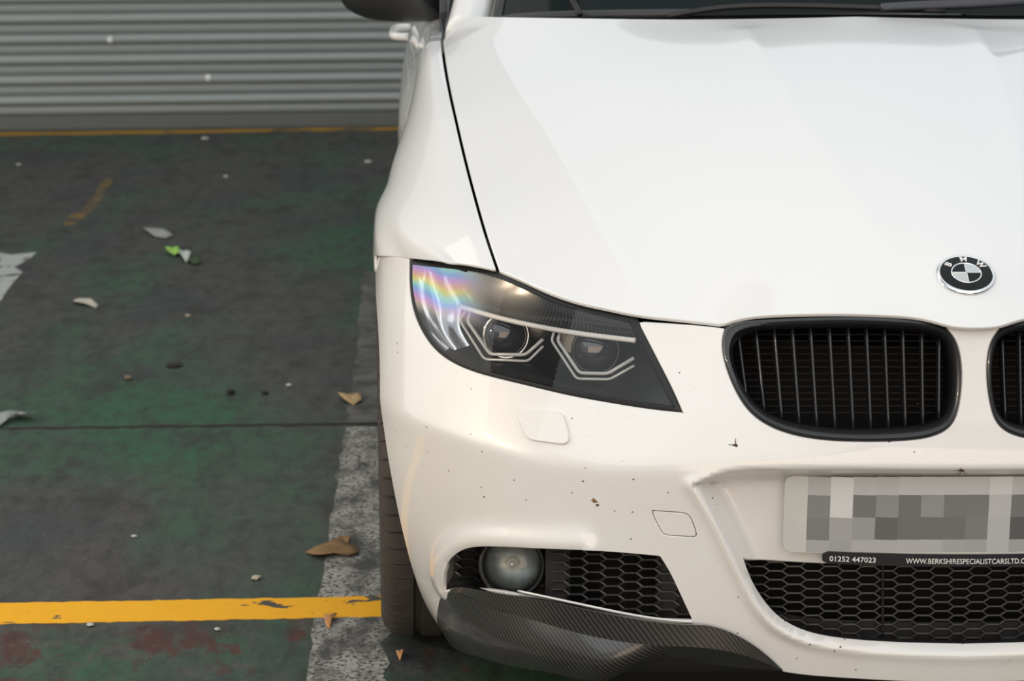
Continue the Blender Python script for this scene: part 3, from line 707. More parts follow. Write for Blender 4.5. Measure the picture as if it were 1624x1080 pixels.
# added black backing sheets: shade of the gaps put into their colour
sheet('gap_backing', BB, (0, .98), (.10, .66), 40, 20, M_VOID, car, shift=(0, .17, 0), mirror=True)
hb_ = sheet('bonnet_backing', HB, (-.60, 0), (.50, 1.24), 20, 30, M_VOID, car, shift=(0, .03, -.060), mirror=True)  # added unseen sheet, stops light passing through the bonnet gap
# ================================================================== CAR DETAILS
def hitB(pts, d=0.0):
    uv = BB.hit(pts); d = np.asarray(d, float)
    return BB(uv)+FWD*(d[:, None] if d.ndim else d)
def loft(name, loops, mat, parent, closed=True, cap_last=False, uvs=None):
    m = len(loops[0]); V = np.concatenate(loops); F = []
    for k in range(len(loops)-1):
        for i in range(m if closed else m-1):
            j = (i+1) % m; F.append((k*m+i, k*m+j, (k+1)*m+j, (k+1)*m+i))
    if cap_last:
        V = np.concatenate([V, loops[-1].mean(0)[None]]); c = len(V)-1; b = (len(loops)-1)*m
        F += [(b+i, b+(i+1) % m, c) for i in range(m)]
    bm = bmesh.new(); vs = [bm.verts.new(v) for v in V]
    for f in F:
        try: bm.faces.new([vs[i] for i in f])
        except ValueError: pass
    return bm_obj(name, bm, mat, parent, True, 50)

# ---- washer jet cover, slightly proud
WASH = [(829, 651), (856, 652), (886, 656), (893, 661), (899, 678), (902, 698), (897, 703), (872, 701), (846, 697), (838, 692), (830, 674), (825, 655)]
wu = BP.hit(curve(WASH+WASH[:1], 40)); wcov = panel('washer_cover', BP, [(wu, True)], M_DIRTY, bumper, step=.005, r=.0016, depth=.008, off=.0045); mirror_tree(wcov, bumper)

# ---- kidney grilles
kg = empty('kidney_grille', (0, 0, 0), car)
ko = np.concatenate([curve(KID_TOP, 60)[:-1], curve(KID_BODY, 120)[:-1]]); ko = resample(np.concatenate([ko, ko[:1]]), 6.0)[:-1]
ki = resample(np.concatenate([curve(KID_IN+KID_IN[:1], 160)]), 3.0)[:-1]
def match(A, B):                                            # for every A the B point in the same direction from the centre
    c = B.mean(0); an = np.arctan2(B[:, 1]-c[1], (B[:, 0]-c[0])*.5); o = np.argsort(an); an = an[o]; Bs = B[o]
    q = np.arctan2(A[:, 1]-c[1], (A[:, 0]-c[0])*.5); ax = np.concatenate([an-2*np.pi, an, an+2*np.pi]); Bx = np.concatenate([Bs]*3)
    return np.stack([np.interp(q, ax, Bx[:, k]) for k in (0, 1)], -1)
ki = match(ko, ki); ko2 = inset(ko, 2.0)
lerp = lambda t: ko2+(ki-ko2)*t
loft('frame', [hitB(ko2, .03), hitB(ko2, .006), hitB(lerp(.10), -.001), hitB(lerp(.30), -.003), hitB(lerp(.55), -.001), hitB(lerp(.85), .010), hitB(ki, .022), hitB(ki, .075)], M_SATIN, kg)
SL = [(1174, 536, 1187, 634), (1202, 529, 1215, 652), (1231, 526, 1243, 664), (1260, 524, 1271, 672), (1289, 523, 1299, 676), (1319, 522, 1328, 679), (1349, 522, 1357, 680),
      (1378, 523, 1385, 680), (1407, 524, 1413, 679), (1436, 526, 1440, 677), (1466, 530, 1468, 674), (1494, 540, 1493, 663)]
for x0, y0_, x1, y1 in SL:
    pts = [(x0+(x1-x0)*t, y0_-2+(y1-y0_+4)*t) for t in np.linspace(0, 1, 9)]
    P = hitB(pts, .028); tube_obj('slat', P, .013, M_SATIN, kg, 8, ry=.0026)
rb = []
V, F = [], []
for k in range(13):
    y = 530+k*10.6; P = hitB([(x, y) for x in np.linspace(1165, 1512, 8)], .075)
    v, f = tube(P, .0012, 4); b0 = len(V); V += v; F += [tuple(b0+i for i in q) for q in f]
tag(mesh_obj('radiator_fins', V, F, M_RAD, kg, False), kind='stuff')
mirror_tree(kg, car)

# ---- headlamps
hl = empty('headlamp', (0, 0, 0), car)
LENS = [[(655, 420), (700, 425), (750, 431), (790, 439)], [(790, 439), (830, 457), (870, 475), (920, 492), (965, 502), (999, 510)], [(999, 510), (1014, 538), (1036, 580), (1056, 620), (1071, 646)],
        [(1071, 646), (1030, 642), (960, 631), (900, 620), (840, 606), (790, 594), (748, 581), (714, 565), (690, 543), (672, 514), (661, 486), (655, 452), (655, 420)]]
OUT = [LAMP_TOP_F, LAMP_TOP_H, LAMP_IN, LAMP_BOT]; NS = (24, 36, 22, 70)
lens_px = np.concatenate([curve(c, n)[:-1] for c, n in zip(LENS, NS)]); out_px = np.concatenate([curve(c, n)[:-1] for c, n in zip(OUT, NS)])
out_px = inset(out_px, -1.0)
loft('gasket', [hitB(out_px, .03), hitB(out_px, .004), hitB(out_px*.6+lens_px*.4, .0015), hitB(lens_px, .0005), hitB(lens_px, .02)], M_SEAL, hl)
lens_uv = BB.hit(lens_px)
panel('lens', BB, [(np.concatenate([lens_uv, lens_uv[:1]]), False)], M_LENS, hl, step=.008, off=.0005)
c2 = lens_px.mean(0)
loft('housing', [hitB(inset(lens_px, 1), .004), hitB(inset(lens_px, 3), .03), hitB(c2+(lens_px-c2)*.93, .085), hitB(c2+(lens_px-c2)*.55, .12)], M_HOUSING, hl, cap_last=True)
def ruled(name, lo, up, dlo, dup, mat, parent, nu=40, nv=10, bulge=0.0, wav=0.0):
    A, B = curve(lo, nu), curve(up, nu); rows = []; uv = []
    for k in range(nv):
        t = k/(nv-1); rows.append(hitB(A*(1-t)+B*t, dlo+(dup-dlo)*t-bulge*math.sin(math.pi*t)+wav*math.sin(t*9)))
    R = np.stack(rows); du = np.concatenate([np.zeros((nv, 1)), np.cumsum(np.linalg.norm(np.diff(R, axis=1), axis=2), 1)], 1); dv = np.concatenate([np.zeros((1, nu)), np.cumsum(np.linalg.norm(np.diff(R, axis=0), axis=2), 0)], 0)
    return mesh_obj(name, R.reshape(-1, 3), grid_faces(nv, nu), mat, parent, True, None, np.stack([du, dv], -1).reshape(-1, 2))
ruled('carbon_panel', [(733, 485), (800, 503), (850, 513), (900, 522), (950, 530), (1012, 538)], [(704, 426), (750, 433), (795, 443), (835, 460), (875, 478), (930, 496), (1001, 513)], .022, .006, M_CARBON_LAMP, hl, bulge=.002)
ruled('reflector', [(656, 424), (658, 465), (665, 505), (684, 540), (705, 560)], [(704, 426), (719, 456), (732, 484), (728, 512), (744, 548)], .012, .030, M_REFL, hl, wav=.004)
ruled('lower_shroud', [(700, 562), (760, 583), (840, 603), (920, 620), (1000, 634), (1066, 643)], [(738, 530), (775, 573), (840, 578), (905, 600), (965, 606), (1012, 540)], .012, .055, M_HOUSING, hl, bulge=.01)
bar = hitB(curve([(728, 485), (760, 495), (800, 506), (850, 517), (900, 526), (950, 533), (1009, 540)], 40), .013)
tube_obj('light_bar', bar, .0036, M_BAR, hl, 8, ry=.0040)
def polyr(pts, n=6):                                        # polyline with rounded corners
    P = np.array(pts, float); out = [P[0]]
    for i in range(1, len(P)-1):
        a = P[i]+(P[i-1]-P[i])*min(.35, 7/np.linalg.norm(P[i-1]-P[i])); b = P[i]+(P[i+1]-P[i])*min(.35, 7/np.linalg.norm(P[i+1]-P[i]))
        for t in np.linspace(0, 1, n): out.append(a*(1-t)**2+2*P[i]*t*(1-t)+b*t*t)
    out.append(P[-1]); return np.array(out)
R1o = [(738, 493), (729, 508), (768, 570), (838, 573), (862, 549)]; R1i = [(746, 494), (741, 509), (777, 562), (834, 563), (862, 538)]
R2o = [(879, 527), (875, 540), (915, 601), (968, 602), (1007, 580)]; R2i = [(889, 528), (885, 540), (920, 592), (965, 593), (1007, 568)]
for ro, ri in ((R1o, R1i), (R2o, R2i)):
    tube_obj('halo_ring', hitB(polyr(ri), .024), .0028, M_RING, hl, 8)
    tube_obj('halo_ring', hitB(polyr(ro), .017), .0021, M_RING, hl, 8)
def dome(name, c, axis, rad, h, mat, parent, n=32, m=10, base=0.0):
    axis = np.asarray(axis)/np.linalg.norm(axis); a = np.cross(axis, [0, 0, 1.]); a /= np.linalg.norm(a); b = np.cross(axis, a); V, F = [], []
    for i in range(m):
        t = math.pi/2*i/m; V += [np.asarray(c)+axis*(h*math.sin(t))+(a*math.cos(2*math.pi*k/n)+b*math.sin(2*math.pi*k/n))*rad*math.cos(t) for k in range(n)]
    V.append(np.asarray(c)+axis*h)
    F = [(i*n+k, i*n+(k+1) % n, (i+1)*n+(k+1) % n, (i+1)*n+k) for i in range(m-1) for k in range(n)]+[((m-1)*n+k, (m-1)*n+(k+1) % n, m*n) for k in range(n)]
    bm = bmesh.new(); vs = [bm.verts.new(v) for v in V]
    for f in F: bm.faces.new([vs[i] for i in f])
    return bm_obj(name, bm, mat, parent, True, 80)
def ring(name, c, axis, rad, tr, mat, parent, n=40, k=8, ty=None):
    axis = np.asarray(axis)/np.linalg.norm(axis); a = np.cross(axis, [0, 0, 1.]); a /= np.linalg.norm(a); b = np.cross(axis, a); V, F = [], []
    for i in range(n):
        e = a*math.cos(2*math.pi*i/n)+b*math.sin(2*math.pi*i/n)
        for j in range(k):
            t = 2*math.pi*j/k; V.append(np.asarray(c)+e*(rad+tr*math.cos(t))+axis*(ty or tr)*math.sin(t))
    F = [(i*k+j, i*k+(j+1) % k, ((i+1) % n)*k+(j+1) % k, ((i+1) % n)*k+j) for i in range(n) for j in range(k)]
    return mesh_obj(name, V, F, mat, parent)
M_PROJ = plain('projector_glass', (.03, .03, .035), .04, coat=1.0)
AXF = np.array([-.08, -.985, .14])
for cx, cy, rr in ((803, 532, .031), (948, 556, .031)):
    c = hitB([(cx, cy)], .07)[0]; dome('projector', c, AXF, rr, .018, M_PROJ, hl); ring('projector_bezel', c, AXF, rr+.003, .003, M_CHROME if cx < 900 else M_SATIN, hl)
mirror_tree(hl, car)

# ---- fog lamp inlets: mesh, backing and round lamp
def hex_lattice(name, poly, mat, parent, d, pitch=(29.3, 14.4), th=.0022, dep=.014, org=(0, 0), mirror=False, slant=0.0):
    cw, ch = pitch; fl = cw*.68/2; pt = cw*.32/2+cw*0; edges = {}
    hw = cw*.665; f2 = cw*.335                              # half width of a cell, half length of its flat
    x0, y0 = poly.min(0)-40; x1, y1 = poly.max(0)+40
    for i in range(int((x1-x0)/cw)+2):
        for j in range(int((y1-y0)/ch)+2):
            cx = org[0]+math.floor((x0-org[0])/cw)*cw+i*cw; cy = org[1]+math.floor((y0-org[1])/ch)*ch+j*ch
            col = int(round((cx-org[0])/cw)); cy += (col % 2)*ch/2+(cx-org[0])*slant
            v = [(cx-hw, cy), (cx-f2, cy-ch/2), (cx+f2, cy-ch/2), (cx+hw, cy), (cx+f2, cy+ch/2), (cx-f2, cy+ch/2)]
            for k in range(6):
                a, b = v[k], v[(k+1) % 6]; key = tuple(sorted([(round(a[0]), round(a[1])), (round(b[0]), round(b[1]))]))
                edges.setdefault(key, (a, b))
    E = list(edges.values()); A = np.array([e[0] for e in E]); B = np.array([e[1] for e in E])
    ok = inpoly(A, poly) & inpoly(B, poly); A, B = A[ok], B[ok]
    if mirror:                                              # cells on the centre line are closed with their own mirror image
        ra, rb_ = A[:, 0] > org[0]+1, B[:, 0] > org[0]+1; keep = ~(ra & rb_); A, B, ra, rb_ = A[keep], B[keep], ra[keep], rb_[keep]
    PA, PB = hitB(A, d), hitB(B, d); V, F = [], []
    if mirror: PA[ra] = PB[ra]*[-1, 1, 1]; PB[rb_] = PA[rb_]*[-1, 1, 1]
    for a, b in zip(PA, PB):
        t = (b-a)/np.linalg.norm(b-a); s = np.cross(t, FWD); s /= np.linalg.norm(s); s *= th/2; k = len(V)
        for p in (a-t*th*.3, b+t*th*.3):
            V += [p-s, p+s, p+s+FWD*dep, p-s+FWD*dep]
        F += [(k, k+1, k+5, k+4), (k+1, k+2, k+6, k+5), (k+2, k+3, k+7, k+6), (k+3, k, k+4, k+7), (k, k+3, k+2, k+1), (k+4, k+5, k+6, k+7)]
    if mirror:
        n = len(V); C2 = [abs(float(np.mean([p[0] for p in V[8*(k//8):8*(k//8)+8]]))) < 1e-4 for k in range(n)]
        V += [p*[-1, 1, 1] for p in V]; F += [tuple(n+i for i in q[::-1]) for q in F if not C2[q[0]]]
    return tag(mesh_obj(name, V, F, mat, parent, False), kind='stuff')
def plate_px(name, pts, d, mat, parent, mirror=False, step=.012):
    uv = BB.hit(np.concatenate([pts, pts[:1]])); return panel(name, BB, [(uv, False)], mat, parent, step=step, shift=FWD*d)
fi = empty('fog_inlet', (0, 0, 0), car)
inl_o = inset(inl, -14.0)
plate_px('back_plate', inl_o, .158, M_VOID, fi)  # black sheet painted as the dark void behind the mesh
clip = lambda x0, x1, P=inl_o: np.array([(min(max(p[0], x0), x1), p[1]) for p in P])
hex_lattice('honeycomb_mesh', clip(868, 1120, inset(inl, -6.0)), M_MESH, fi, .042, org=(944, 905), slant=.02)
hex_lattice('honeycomb_mesh', clip(690, 880, inset(inl, -6.0)), M_MESH, fi, .144, org=(944, 905), slant=.02, dep=.006)
plate_px('closed_panel', clip(690, 868), .150, M_MESH, fi); plate_px('closed_panel', clip(866, 906), .050, M_MESH, fi); plate_px('closed_panel', clip(1046, 1130), .048, M_MESH, fi)
mirror_tree(fi, car)
fg = empty('fog_lamp', (0, 0, 0), car)
fc = hitB([(813, 903)], .072)[0]; FAX = np.array([-.06, -.98, .20])
M_FOGG = plain('fog_glass', (.16, .17, .165), .10, metal=.55, coat=1.0, var=.3, scale=30)
dome('reflector', fc+FWD*.006, -FAX, .0425, .026, plain('fog_reflector', (.30, .325, .32), .40, metal=.7, var=.5, scale=55), fg)
dome('lens', fc, FAX, .0435, .020, clear_lens('fog_lens', (.95, .97, .97)), fg)
ring('bezel', fc, FAX, .0475, .0045, M_BLACK, fg, ty=.012); dome('bulb', fc+FWD*.022, FAX, .008, .012, M_SILVER, fg)
mirror_tree(fg, car)

# ---- carbon corner splitters
T = [(702, 940), (722, 930), (780, 937), (850, 948), (930, 964), (1010, 979), (1080, 988), (1120, 990), (1165, 1005), (1205, 1030), (1240, 1061)]
R_ = [(697, 952), (712, 938), (772, 957), (850, 981), (930, 1003), (1005, 1016), (1070, 1021), (1115, 1024), (1160, 1032), (1203, 1046), (1241, 1062.5)]
Md = [(693, 980), (712, 985), (765, 1002), (848, 1022), (920, 1038), (985, 1043), (1050, 1037), (1100, 1038), (1150, 1043), (1200, 1053), (1241, 1063.5)]
Bt = [(691, 1003), (712, 1020), (755, 1038), (825, 1056), (890, 1067), (955, 1075), (1005, 1058), (1065, 1049), (1135, 1055), (1200, 1061), (1241, 1065)]
un = [(p[0]+2, p[1]) for p in Bt]
dT = -np.array([.002, .014, .022, .024, .024, .023, .020, .016, .012, .008, .002]); dR = -np.array([.004, .020, .028, .030, .030, .029, .027, .024, .018, .011, .003])
dM = -np.array([.006, .030, .050, .053, .051, .042, .018, .014, .010, .006, .003]); dB = -np.array([.002, .014, .030, .034, .034, .034, .010, .002, .002, .002, .001])
rows = [hitB(T, dT+.03), hitB(T, dT), hitB(R_, dR), hitB(Md, dM), hitB(Bt, dB), hitB(Bt, dB+.05)+np.array([0, .0, .02])]
GA, UA = net_surface(rows[1:3], 110, 5); GB, UB = net_surface(rows[2:5], 110, 16); GC, _ = net_surface(rows[4:6], 110, 4)
G0, _ = net_surface(rows[0:2], 110, 3); mesh_top = G0; Gs = np.concatenate([GA, GB, GC[1:]]); uvs = np.concatenate([UA, UB+UA[-1:, :]*[0, 1], np.repeat(UB[-1:]+UA[-1:]*[0, 1], 3, 0)])
sp = mesh_obj('carbon_splitter', Gs.reshape(-1, 3), [q for q in grid_faces(*Gs.shape[:2]) if not (4*110 <= q[0] < 5*110)], M_CARBON, car, True, None, uvs.reshape(-1, 2))
md = mesh_obj('splitter_flange', G0.reshape(-1, 3), grid_faces(3, 110), M_CARBON, sp, True, None, np.zeros((330, 2)))
mirror_tree(sp, car)
# white lip between inlet and splitter
lip = tube_obj('inlet_lip', hitB(curve([(822, 937), (860, 945), (930, 960), (1010, 976), (1060, 983), (1098, 986)], 30), -.001), .0019, M_PAINT, bumper, 6); mirror_tree(lip, bumper)

# ---- lower grille
gl = np.concatenate([curve(GR_L, 40), curve([(1560, 1022), (1560, 893), (1545, 893)], 4)[:-1], curve(GR_T, 30)[::-1][:-1]])
lg = empty('lower_grille', (0, 0, 0), car)
CX0 = float(proj(np.array([0, .001, .36]))[0])
glo = np.concatenate([curve(GR_L, 40)+np.array([-8, 8]), [(CX0+22, 1030), (CX0+22, 885)], curve(GR_T, 30)[::-1]+np.array([-8, -10])])
hex_lattice('honeycomb_mesh', glo, M_MESH, lg, .060, org=(CX0, 905), pitch=(29.8, 14.4), mirror=True)
low = np.array([(1235, 975), (1270, 986), (1330, 992), (1560, 996), (1560, 1034), (1400, 1030), (1290, 1018)]); 
o = plate_px('closed_panel', low, .067, M_MESH, lg); mirror_tree(o, lg)
gu = BP.hit(np.concatenate([curve(GR_L, 40), [(1560, 1022)]])); gp = BP(gu)
loft('grille_frame', [gp+FWD*.004, gp+FWD*.05], M_BLACK, lg, closed=False)
loft('grille_frame', [gp*[-1, 1, 1]+FWD*.004, gp*[-1, 1, 1]+FWD*.05], M_BLACK, lg, closed=False)
gt = hitB([(1546, y) for y in np.linspace(890, 1026, 10)], .05); tube_obj('centre_rib', hitB([(1411, y) for y in np.linspace(890, 1024, 10)], .060), .004, M_MESH, lg, 6, ry=.0018)

# ---- number plate with its dealer strip
YP = lambda x: .024+.33*np.asarray(x)**2
npl = empty('number_plate', (0, 0, 0), car); tag(npl, 'pale number plate with the characters blocked out in grey squares')
PXL = atY(1243, 815, float(YP(.262)))[0]; ZT = atY(1243, 754, float(YP(.262)))[2]; ZB = atY(1243, 874, float(YP(.262)))[2]
def round_rect(x0, x1, z0, z1, r, n=6):
    P = []
    for cx, cz, a0 in ((x1-r, z1-r, 0), (x0+r, z1-r, 90), (x0+r, z0+r, 180), (x1-r, z0+r, 270)):
        P += [(cx+r*math.cos(math.radians(a0+90*i/n)), cz+r*math.sin(math.radians(a0+90*i/n))) for i in range(n+1)]
    return np.array(P)
def curved_slab(name, x0, x1, z0, z1, r, th, mat, parent, yo=0.0, yf=YP):
    o = resample(np.concatenate([round_rect(x0, x1, z0, z1, r)]*1+[round_rect(x0, x1, z0, z1, r)[:1]]), .01)[:-1]
    gx, gz = np.meshgrid(np.arange(x0+.008, x1, .012), np.arange(z0+.008, z1, .02)); Q = np.stack([gx.ravel(), gz.ravel()], -1); Q = Q[segdist(Q, o) > .004]
    n = len(o); vo, eo, fo, *_ = delaunay_2d_cdt([Vector(p) for p in np.concatenate([o, Q])], [(i, (i+1) % n) for i in range(n)], [], 1, 1e-7)
    V = [(p[0], float(yf(p[0]))+yo, p[1]) for p in vo]; m = len(V); V += [(p[0], p[1]+th, p[2]) for p in V]
    F = [tuple(f) for f in fo]+[tuple(m+i for i in f[::-1]) for f in fo]+[(i, (i+1) % n, m+(i+1) % n, m+i) for i in range(n)]
    bm = bmesh.new(); vs = [bm.verts.new(v) for v in V]
    for f in F:
        try: bm.faces.new([vs[i] for i in f])
        except ValueError: pass
    return bm_obj(name, bm, mat, parent, True, 30)
M_PLATE = plain('plate_acrylic', (.60, .595, .565), .25, coat=.5)
curved_slab('plate', PXL, -PXL, ZB, ZT, .010, .004, M_PLATE, npl)
grey = lambda v: plain('plate_grey_%d' % v, tuple([((v/255+.055)/1.055)**2.4*1.12]*3), .3, coat=.4, var=.01)
gm = {}
xe = [1283, 1318.5, 1354, 1390, 1425.5, 1461, 1497, 1532.5, 1568, 1603.5, 1639, 1674.5, 1710, 1745.5, 1781, 1816]; ye = [756, 784.5, 820, 855.5, 875]
CELL = [[172, 204, 180, 178, 184, 184, 184, 184, 200, 180, 178, 186, 180, 176, 190], [128, 204, 114, 138, 112, 142, 118, 120, 182, 116, 130, 112, 140, 118, 124],
        [122, 160, 150, 100, 110, 110, 112, 124, 178, 92, 118, 108, 126, 112, 128], [164, 158, 170, 170, 172, 172, 162, 160, 178, 160, 166, 170, 164, 168, 172]]
for r in range(4):
    for c in range(15):
        x0, x1 = atY(xe[c], 815, .022)[0], atY(xe[c+1], 815, .022)[0]; z1, z0 = [atY(1400, y, float(YP(x0)))[2]-(.003 if 0 else 0) for y in (ye[r], ye[r+1])]
        dz = (float(YP(x0))-float(YP(.1)))*.0
        v = CELL[r][c]; mt = gm.setdefault(v, grey(v)); xs = np.linspace(x0, x1, 4); V = []
        for x in xs: V += [(x, float(YP(x))-.0004, z0), (x, float(YP(x))-.0004, z1), (x, float(YP(x))+.001, z0), (x, float(YP(x))+.001, z1)]
        F = []
        for k in range(3):
            a = 4*k; F += [(a, a+4, a+5, a+1), (a+1, a+5, a+7, a+3), (a+2, a, a+4, a+6) if 0 else (a, a+2, a+6, a+4)]
        F += [(0, 1, 3, 2), (12, 14, 15, 13)]
        mesh_obj('printed_block', V, F, mt, npl, False)
YS = lambda x: .0205+.33*np.asarray(x)**2
sx0 = atY(1304, 886, .035)[0]; st = atY(1400, 878, .025)[2]; sb = atY(1400, 897, .025)[2]
curved_slab('dealer_strip', sx0, -sx0, sb, st, .004, .004, M_SATIN, npl, 0, YS)
def text_mesh(name, s, size, mat, parent, fn, ext_=.0004, bold=0.0, align='LEFT', width=None):
    c = bpy.data.curves.new(name, 'FONT'); c.body = s; c.size = 1.0; c.extrude = ext_/size; c.offset = bold; c.align_x = align; c.resolution_u = 3
    to = bpy.data.objects.new(name, c); COL.objects.link(to); dg = bpy.context.evaluated_depsgraph_get(); dg.update()
    me = bpy.data.meshes.new_from_object(to.evaluated_get(dg)); bpy.data.objects.remove(to); bpy.data.curves.remove(c)
    xs = [v.co.x for v in me.vertices]; sx = size if width is None else width/(max(xs)-min(xs)); x_0 = min(xs) if width is not None else 0
    for v in me.vertices: v.co = Vector(fn((v.co.x-x_0)*sx, v.co.y*size, v.co.z*size))
    me.materials.clear(); me.materials.append(mat); me.name = name; me.update()
    o = bpy.data.objects.new(name, me); COL.objects.link(o); o.parent = parent; return o
def strip_fn(x0, zb):
    return lambda x, y, z: (x0+x, float(YS(x0+x))-.0004-z, zb+y)
ta, tb = atY(1316, 886, .03)[0], atY(1388, 886, .03)[0]; tz = atY(1400, 892.5, .025)[2]
text_mesh('lettering', '01252 447023', .0108, M_WHITE_LETTER, npl, strip_fn(ta, tz), bold=.005, width=tb-ta)
ta = atY(1436, 888, .026)[0]
text_mesh('lettering', 'WWW.BERKSHIRESPECIALISTCARSLTD.CO.UK', .0108, M_WHITE_LETTER, npl, strip_fn(ta, tz), bold=.005, width=atY(1650, 888, .026)[0]-ta)

# ---- badge on the bonnet
em = empty('badge', (0, 0, 0), car); tag(em, 'round black and silver badge')
euv = HD.hit([(1528, 437)]); euv[0, 0] = 0; EC = HD(euv)[0]; EN = HD.normal(euv, .02)[0]; EN[0] = 0; EN /= np.linalg.norm(EN); EX = np.array([1., 0, 0]); EY = np.cross(EN, EX)
em3 = lambda x, y, z: EC+EX*x+EY*y+EN*(z+.001)
ER = .0418
def lathe(name, prof, mat, n=72):
    V = [em3(r*math.cos(2*math.pi*k/n), r*math.sin(2*math.pi*k/n), z) for r, z in prof for k in range(n)]
    F = [(i*n+k, i*n+(k+1) % n, (i+1)*n+(k+1) % n, (i+1)*n+k) for i in range(len(prof)-1) for k in range(n)]
    return mesh_obj(name, V, F, mat, em)
lathe('rim', [(ER, -.004), (ER, .0005), (ER-.0008, .002), (ER-.003, .0036), (ER-.0046, .0036), (ER-.0052, .0028)], M_CHROME)
lathe('black_band', [(ER-.0048, .0030), (.030, .0038), (.0205, .0042)], M_ENAMEL)
lathe('inner_ring', [(.0217, .0038), (.0215, .0048), (.0200, .0050), (.0196, .0042)], M_CHROME)
for q, mt in ((0, M_SILVER), (1, M_ENAMEL), (2, M_SILVER), (3, M_ENAMEL)):
    V = [em3(0, 0, .0046)]+[em3(.0199*math.cos(math.radians(90*q+90*k/12)), .0199*math.sin(math.radians(90*q+90*k/12)), .0042) for k in range(13)]
    mesh_obj('quadrant', V, [(0, k+1, k+2) for k in range(12)], mt, em)
for ang in (0, 90):
    ca, sa = math.cos(math.radians(ang)), math.sin(math.radians(ang)); w = .0009; V = []
    for l, ww, z in ((-.020, -w, .0045), (-.020, w, .0045), (.020, w, .0045), (.020, -w, .0045)): V.append(em3(l*ca-ww*sa, l*sa+ww*ca, z+.0006))
    for l, ww, z in ((-.020, -w, .0040), (-.020, w, .0040), (.020, w, .0040), (.020, -w, .0040)): V.append(em3(l*ca-ww*sa, l*sa+ww*ca, z))
    mesh_obj('cross_bar', V, [(0, 1, 2, 3), (0, 4, 5, 1), (1, 5, 6, 2), (2, 6, 7, 3), (3, 7, 4, 0)], M_CHROME, em, False)
for ch, ang in (('B', 52), ('M', 0), ('W', -52)):
    a = math.radians(ang); rr = .0242
    def lf(x, y, z, a=a):
        r = rr+y; t = a-(x)/(.029); 
        return em3(-r*math.sin(t), r*math.cos(t), .0042+z)
    text_mesh('letter', ch, .0136, M_WHITE_LETTER, em, lf, .0008, bold=.018, align='CENTER')

# ---- wheels
wh = empty('front_wheel', (-.757, .78, .317), car); wh.rotation_euler = (0, 0, math.radians(3.5))
prof = [(-.085, .215), (-.100, .235), (-.1125, .262), (-.113, .280), (-.108, .297), (-.098, .308), (-.090, .3125), (-.060, .3160), (-.056, .309), (-.048, .309), (-.044, .3165), (-.012, .317), (-.008, .309), (.008, .309), (.012, .317),
        (.044, .3165), (.048, .309), (.056, .309), (.060, .3160), (.090, .3125), (.098, .308), (.108, .297), (.113, .280), (.1125, .262), (.100, .235), (.085, .215)]
NB = 64; V, F = [], []
for b_ in range(NB):
    for sub, (off, dep) in enumerate(((0, 0), (.84, 0), (.87, .006), (.97, .006))):
        for (x, r) in prof:
            t = 2*math.pi*(b_+off+abs(x)*3.2)/NB; dd = dep if (.062 < abs(x) < .110 and r > .29) else 0
            V.append((x, math.cos(t)*(r-dd), math.sin(t)*(r-dd)))
m_ = len(prof); NR = NB*4
for i in range(NR):
    for j in range(m_-1): F.append((i*m_+j, i*m_+j+1, ((i+1) % NR)*m_+j+1, ((i+1) % NR)*m_+j))
bm = bmesh.new(); vs = [bm.verts.new(v) for v in V]
for f in F: bm.faces.new([vs[i] for i in f])
bm_obj('tyre', bm, M_RUBBER, wh, True, 30)
bm = bmesh.new()
rp = [(-.09, .222), (-.095, .215), (-.08, .205), (.09, .205), (.095, .222)]; n = 48; rv = [[bm.verts.new((x, math.cos(2*math.pi*k/n)*r, math.sin(2*math.pi*k/n)*r)) for k in range(n)] for x, r in rp]
for i in range(len(rp)-1):
    for k in range(n): bm.faces.new((rv[i][k], rv[i][(k+1) % n], rv[i+1][(k+1) % n], rv[i+1][k]))
for k in range(10):
    add_box(bm, (-.075, math.cos(k*math.pi/5)*.125, math.sin(k*math.pi/5)*.125), (.025, .17, .030), Matrix.Rotation(k*math.pi/5, 3, 'X') , .004) if False else None
bm_obj('rim', bm, M_ALLOY, wh)
for k in range(5):
    bm = bmesh.new(); add_box(bm, (-.078, .125, 0), (.028, .175, .045), None, .006); bmesh.ops.rotate(bm, matrix=Matrix.Rotation(k*2*math.pi/5, 3, 'X'), verts=bm.verts); bm_obj('spoke', bm, M_ALLOY, wh)
wr = mirror_tree(wh, car)
rw = wh.copy(); COL.objects.link(rw); rw.parent = car; rw.location = (-.757, 3.54, .317); rw.rotation_euler = (0, 0, 0)
for ch in list(wh.children): k_ = ch.copy(); COL.objects.link(k_); k_.parent = rw
mirror_tree(rw, car)
# arch liner
V, F = [], []
for i in range(33):
    t = math.radians(25+180*i/32); 
    for x in (-.775, -.60): V.append((x, ARC-(ARR+.012)*math.cos(t), ARZ+(ARR-.004)*math.sin(t)))
lin = mesh_obj('arch_liner', V, grid_faces(33, 2), M_BLACK, car); mirror_tree(lin, car)
V = [(-.60, .40, .12), (-.60, 1.2, .12), (-.60, 1.2, .70), (-.60, .40, .70)]
# ---- underside, sills
bm = bmesh.new(); add_box(bm, (0, 2.3, .20), (1.20, 4.1, .10), None, .02); bm_obj('undertray', bm, M_VOID, car)
bm = bmesh.new(); add_box(bm, (0, .33, .19), (1.18, .34, .05), None, .01); bm_obj('front_undertray', bm, M_BLACK, car)

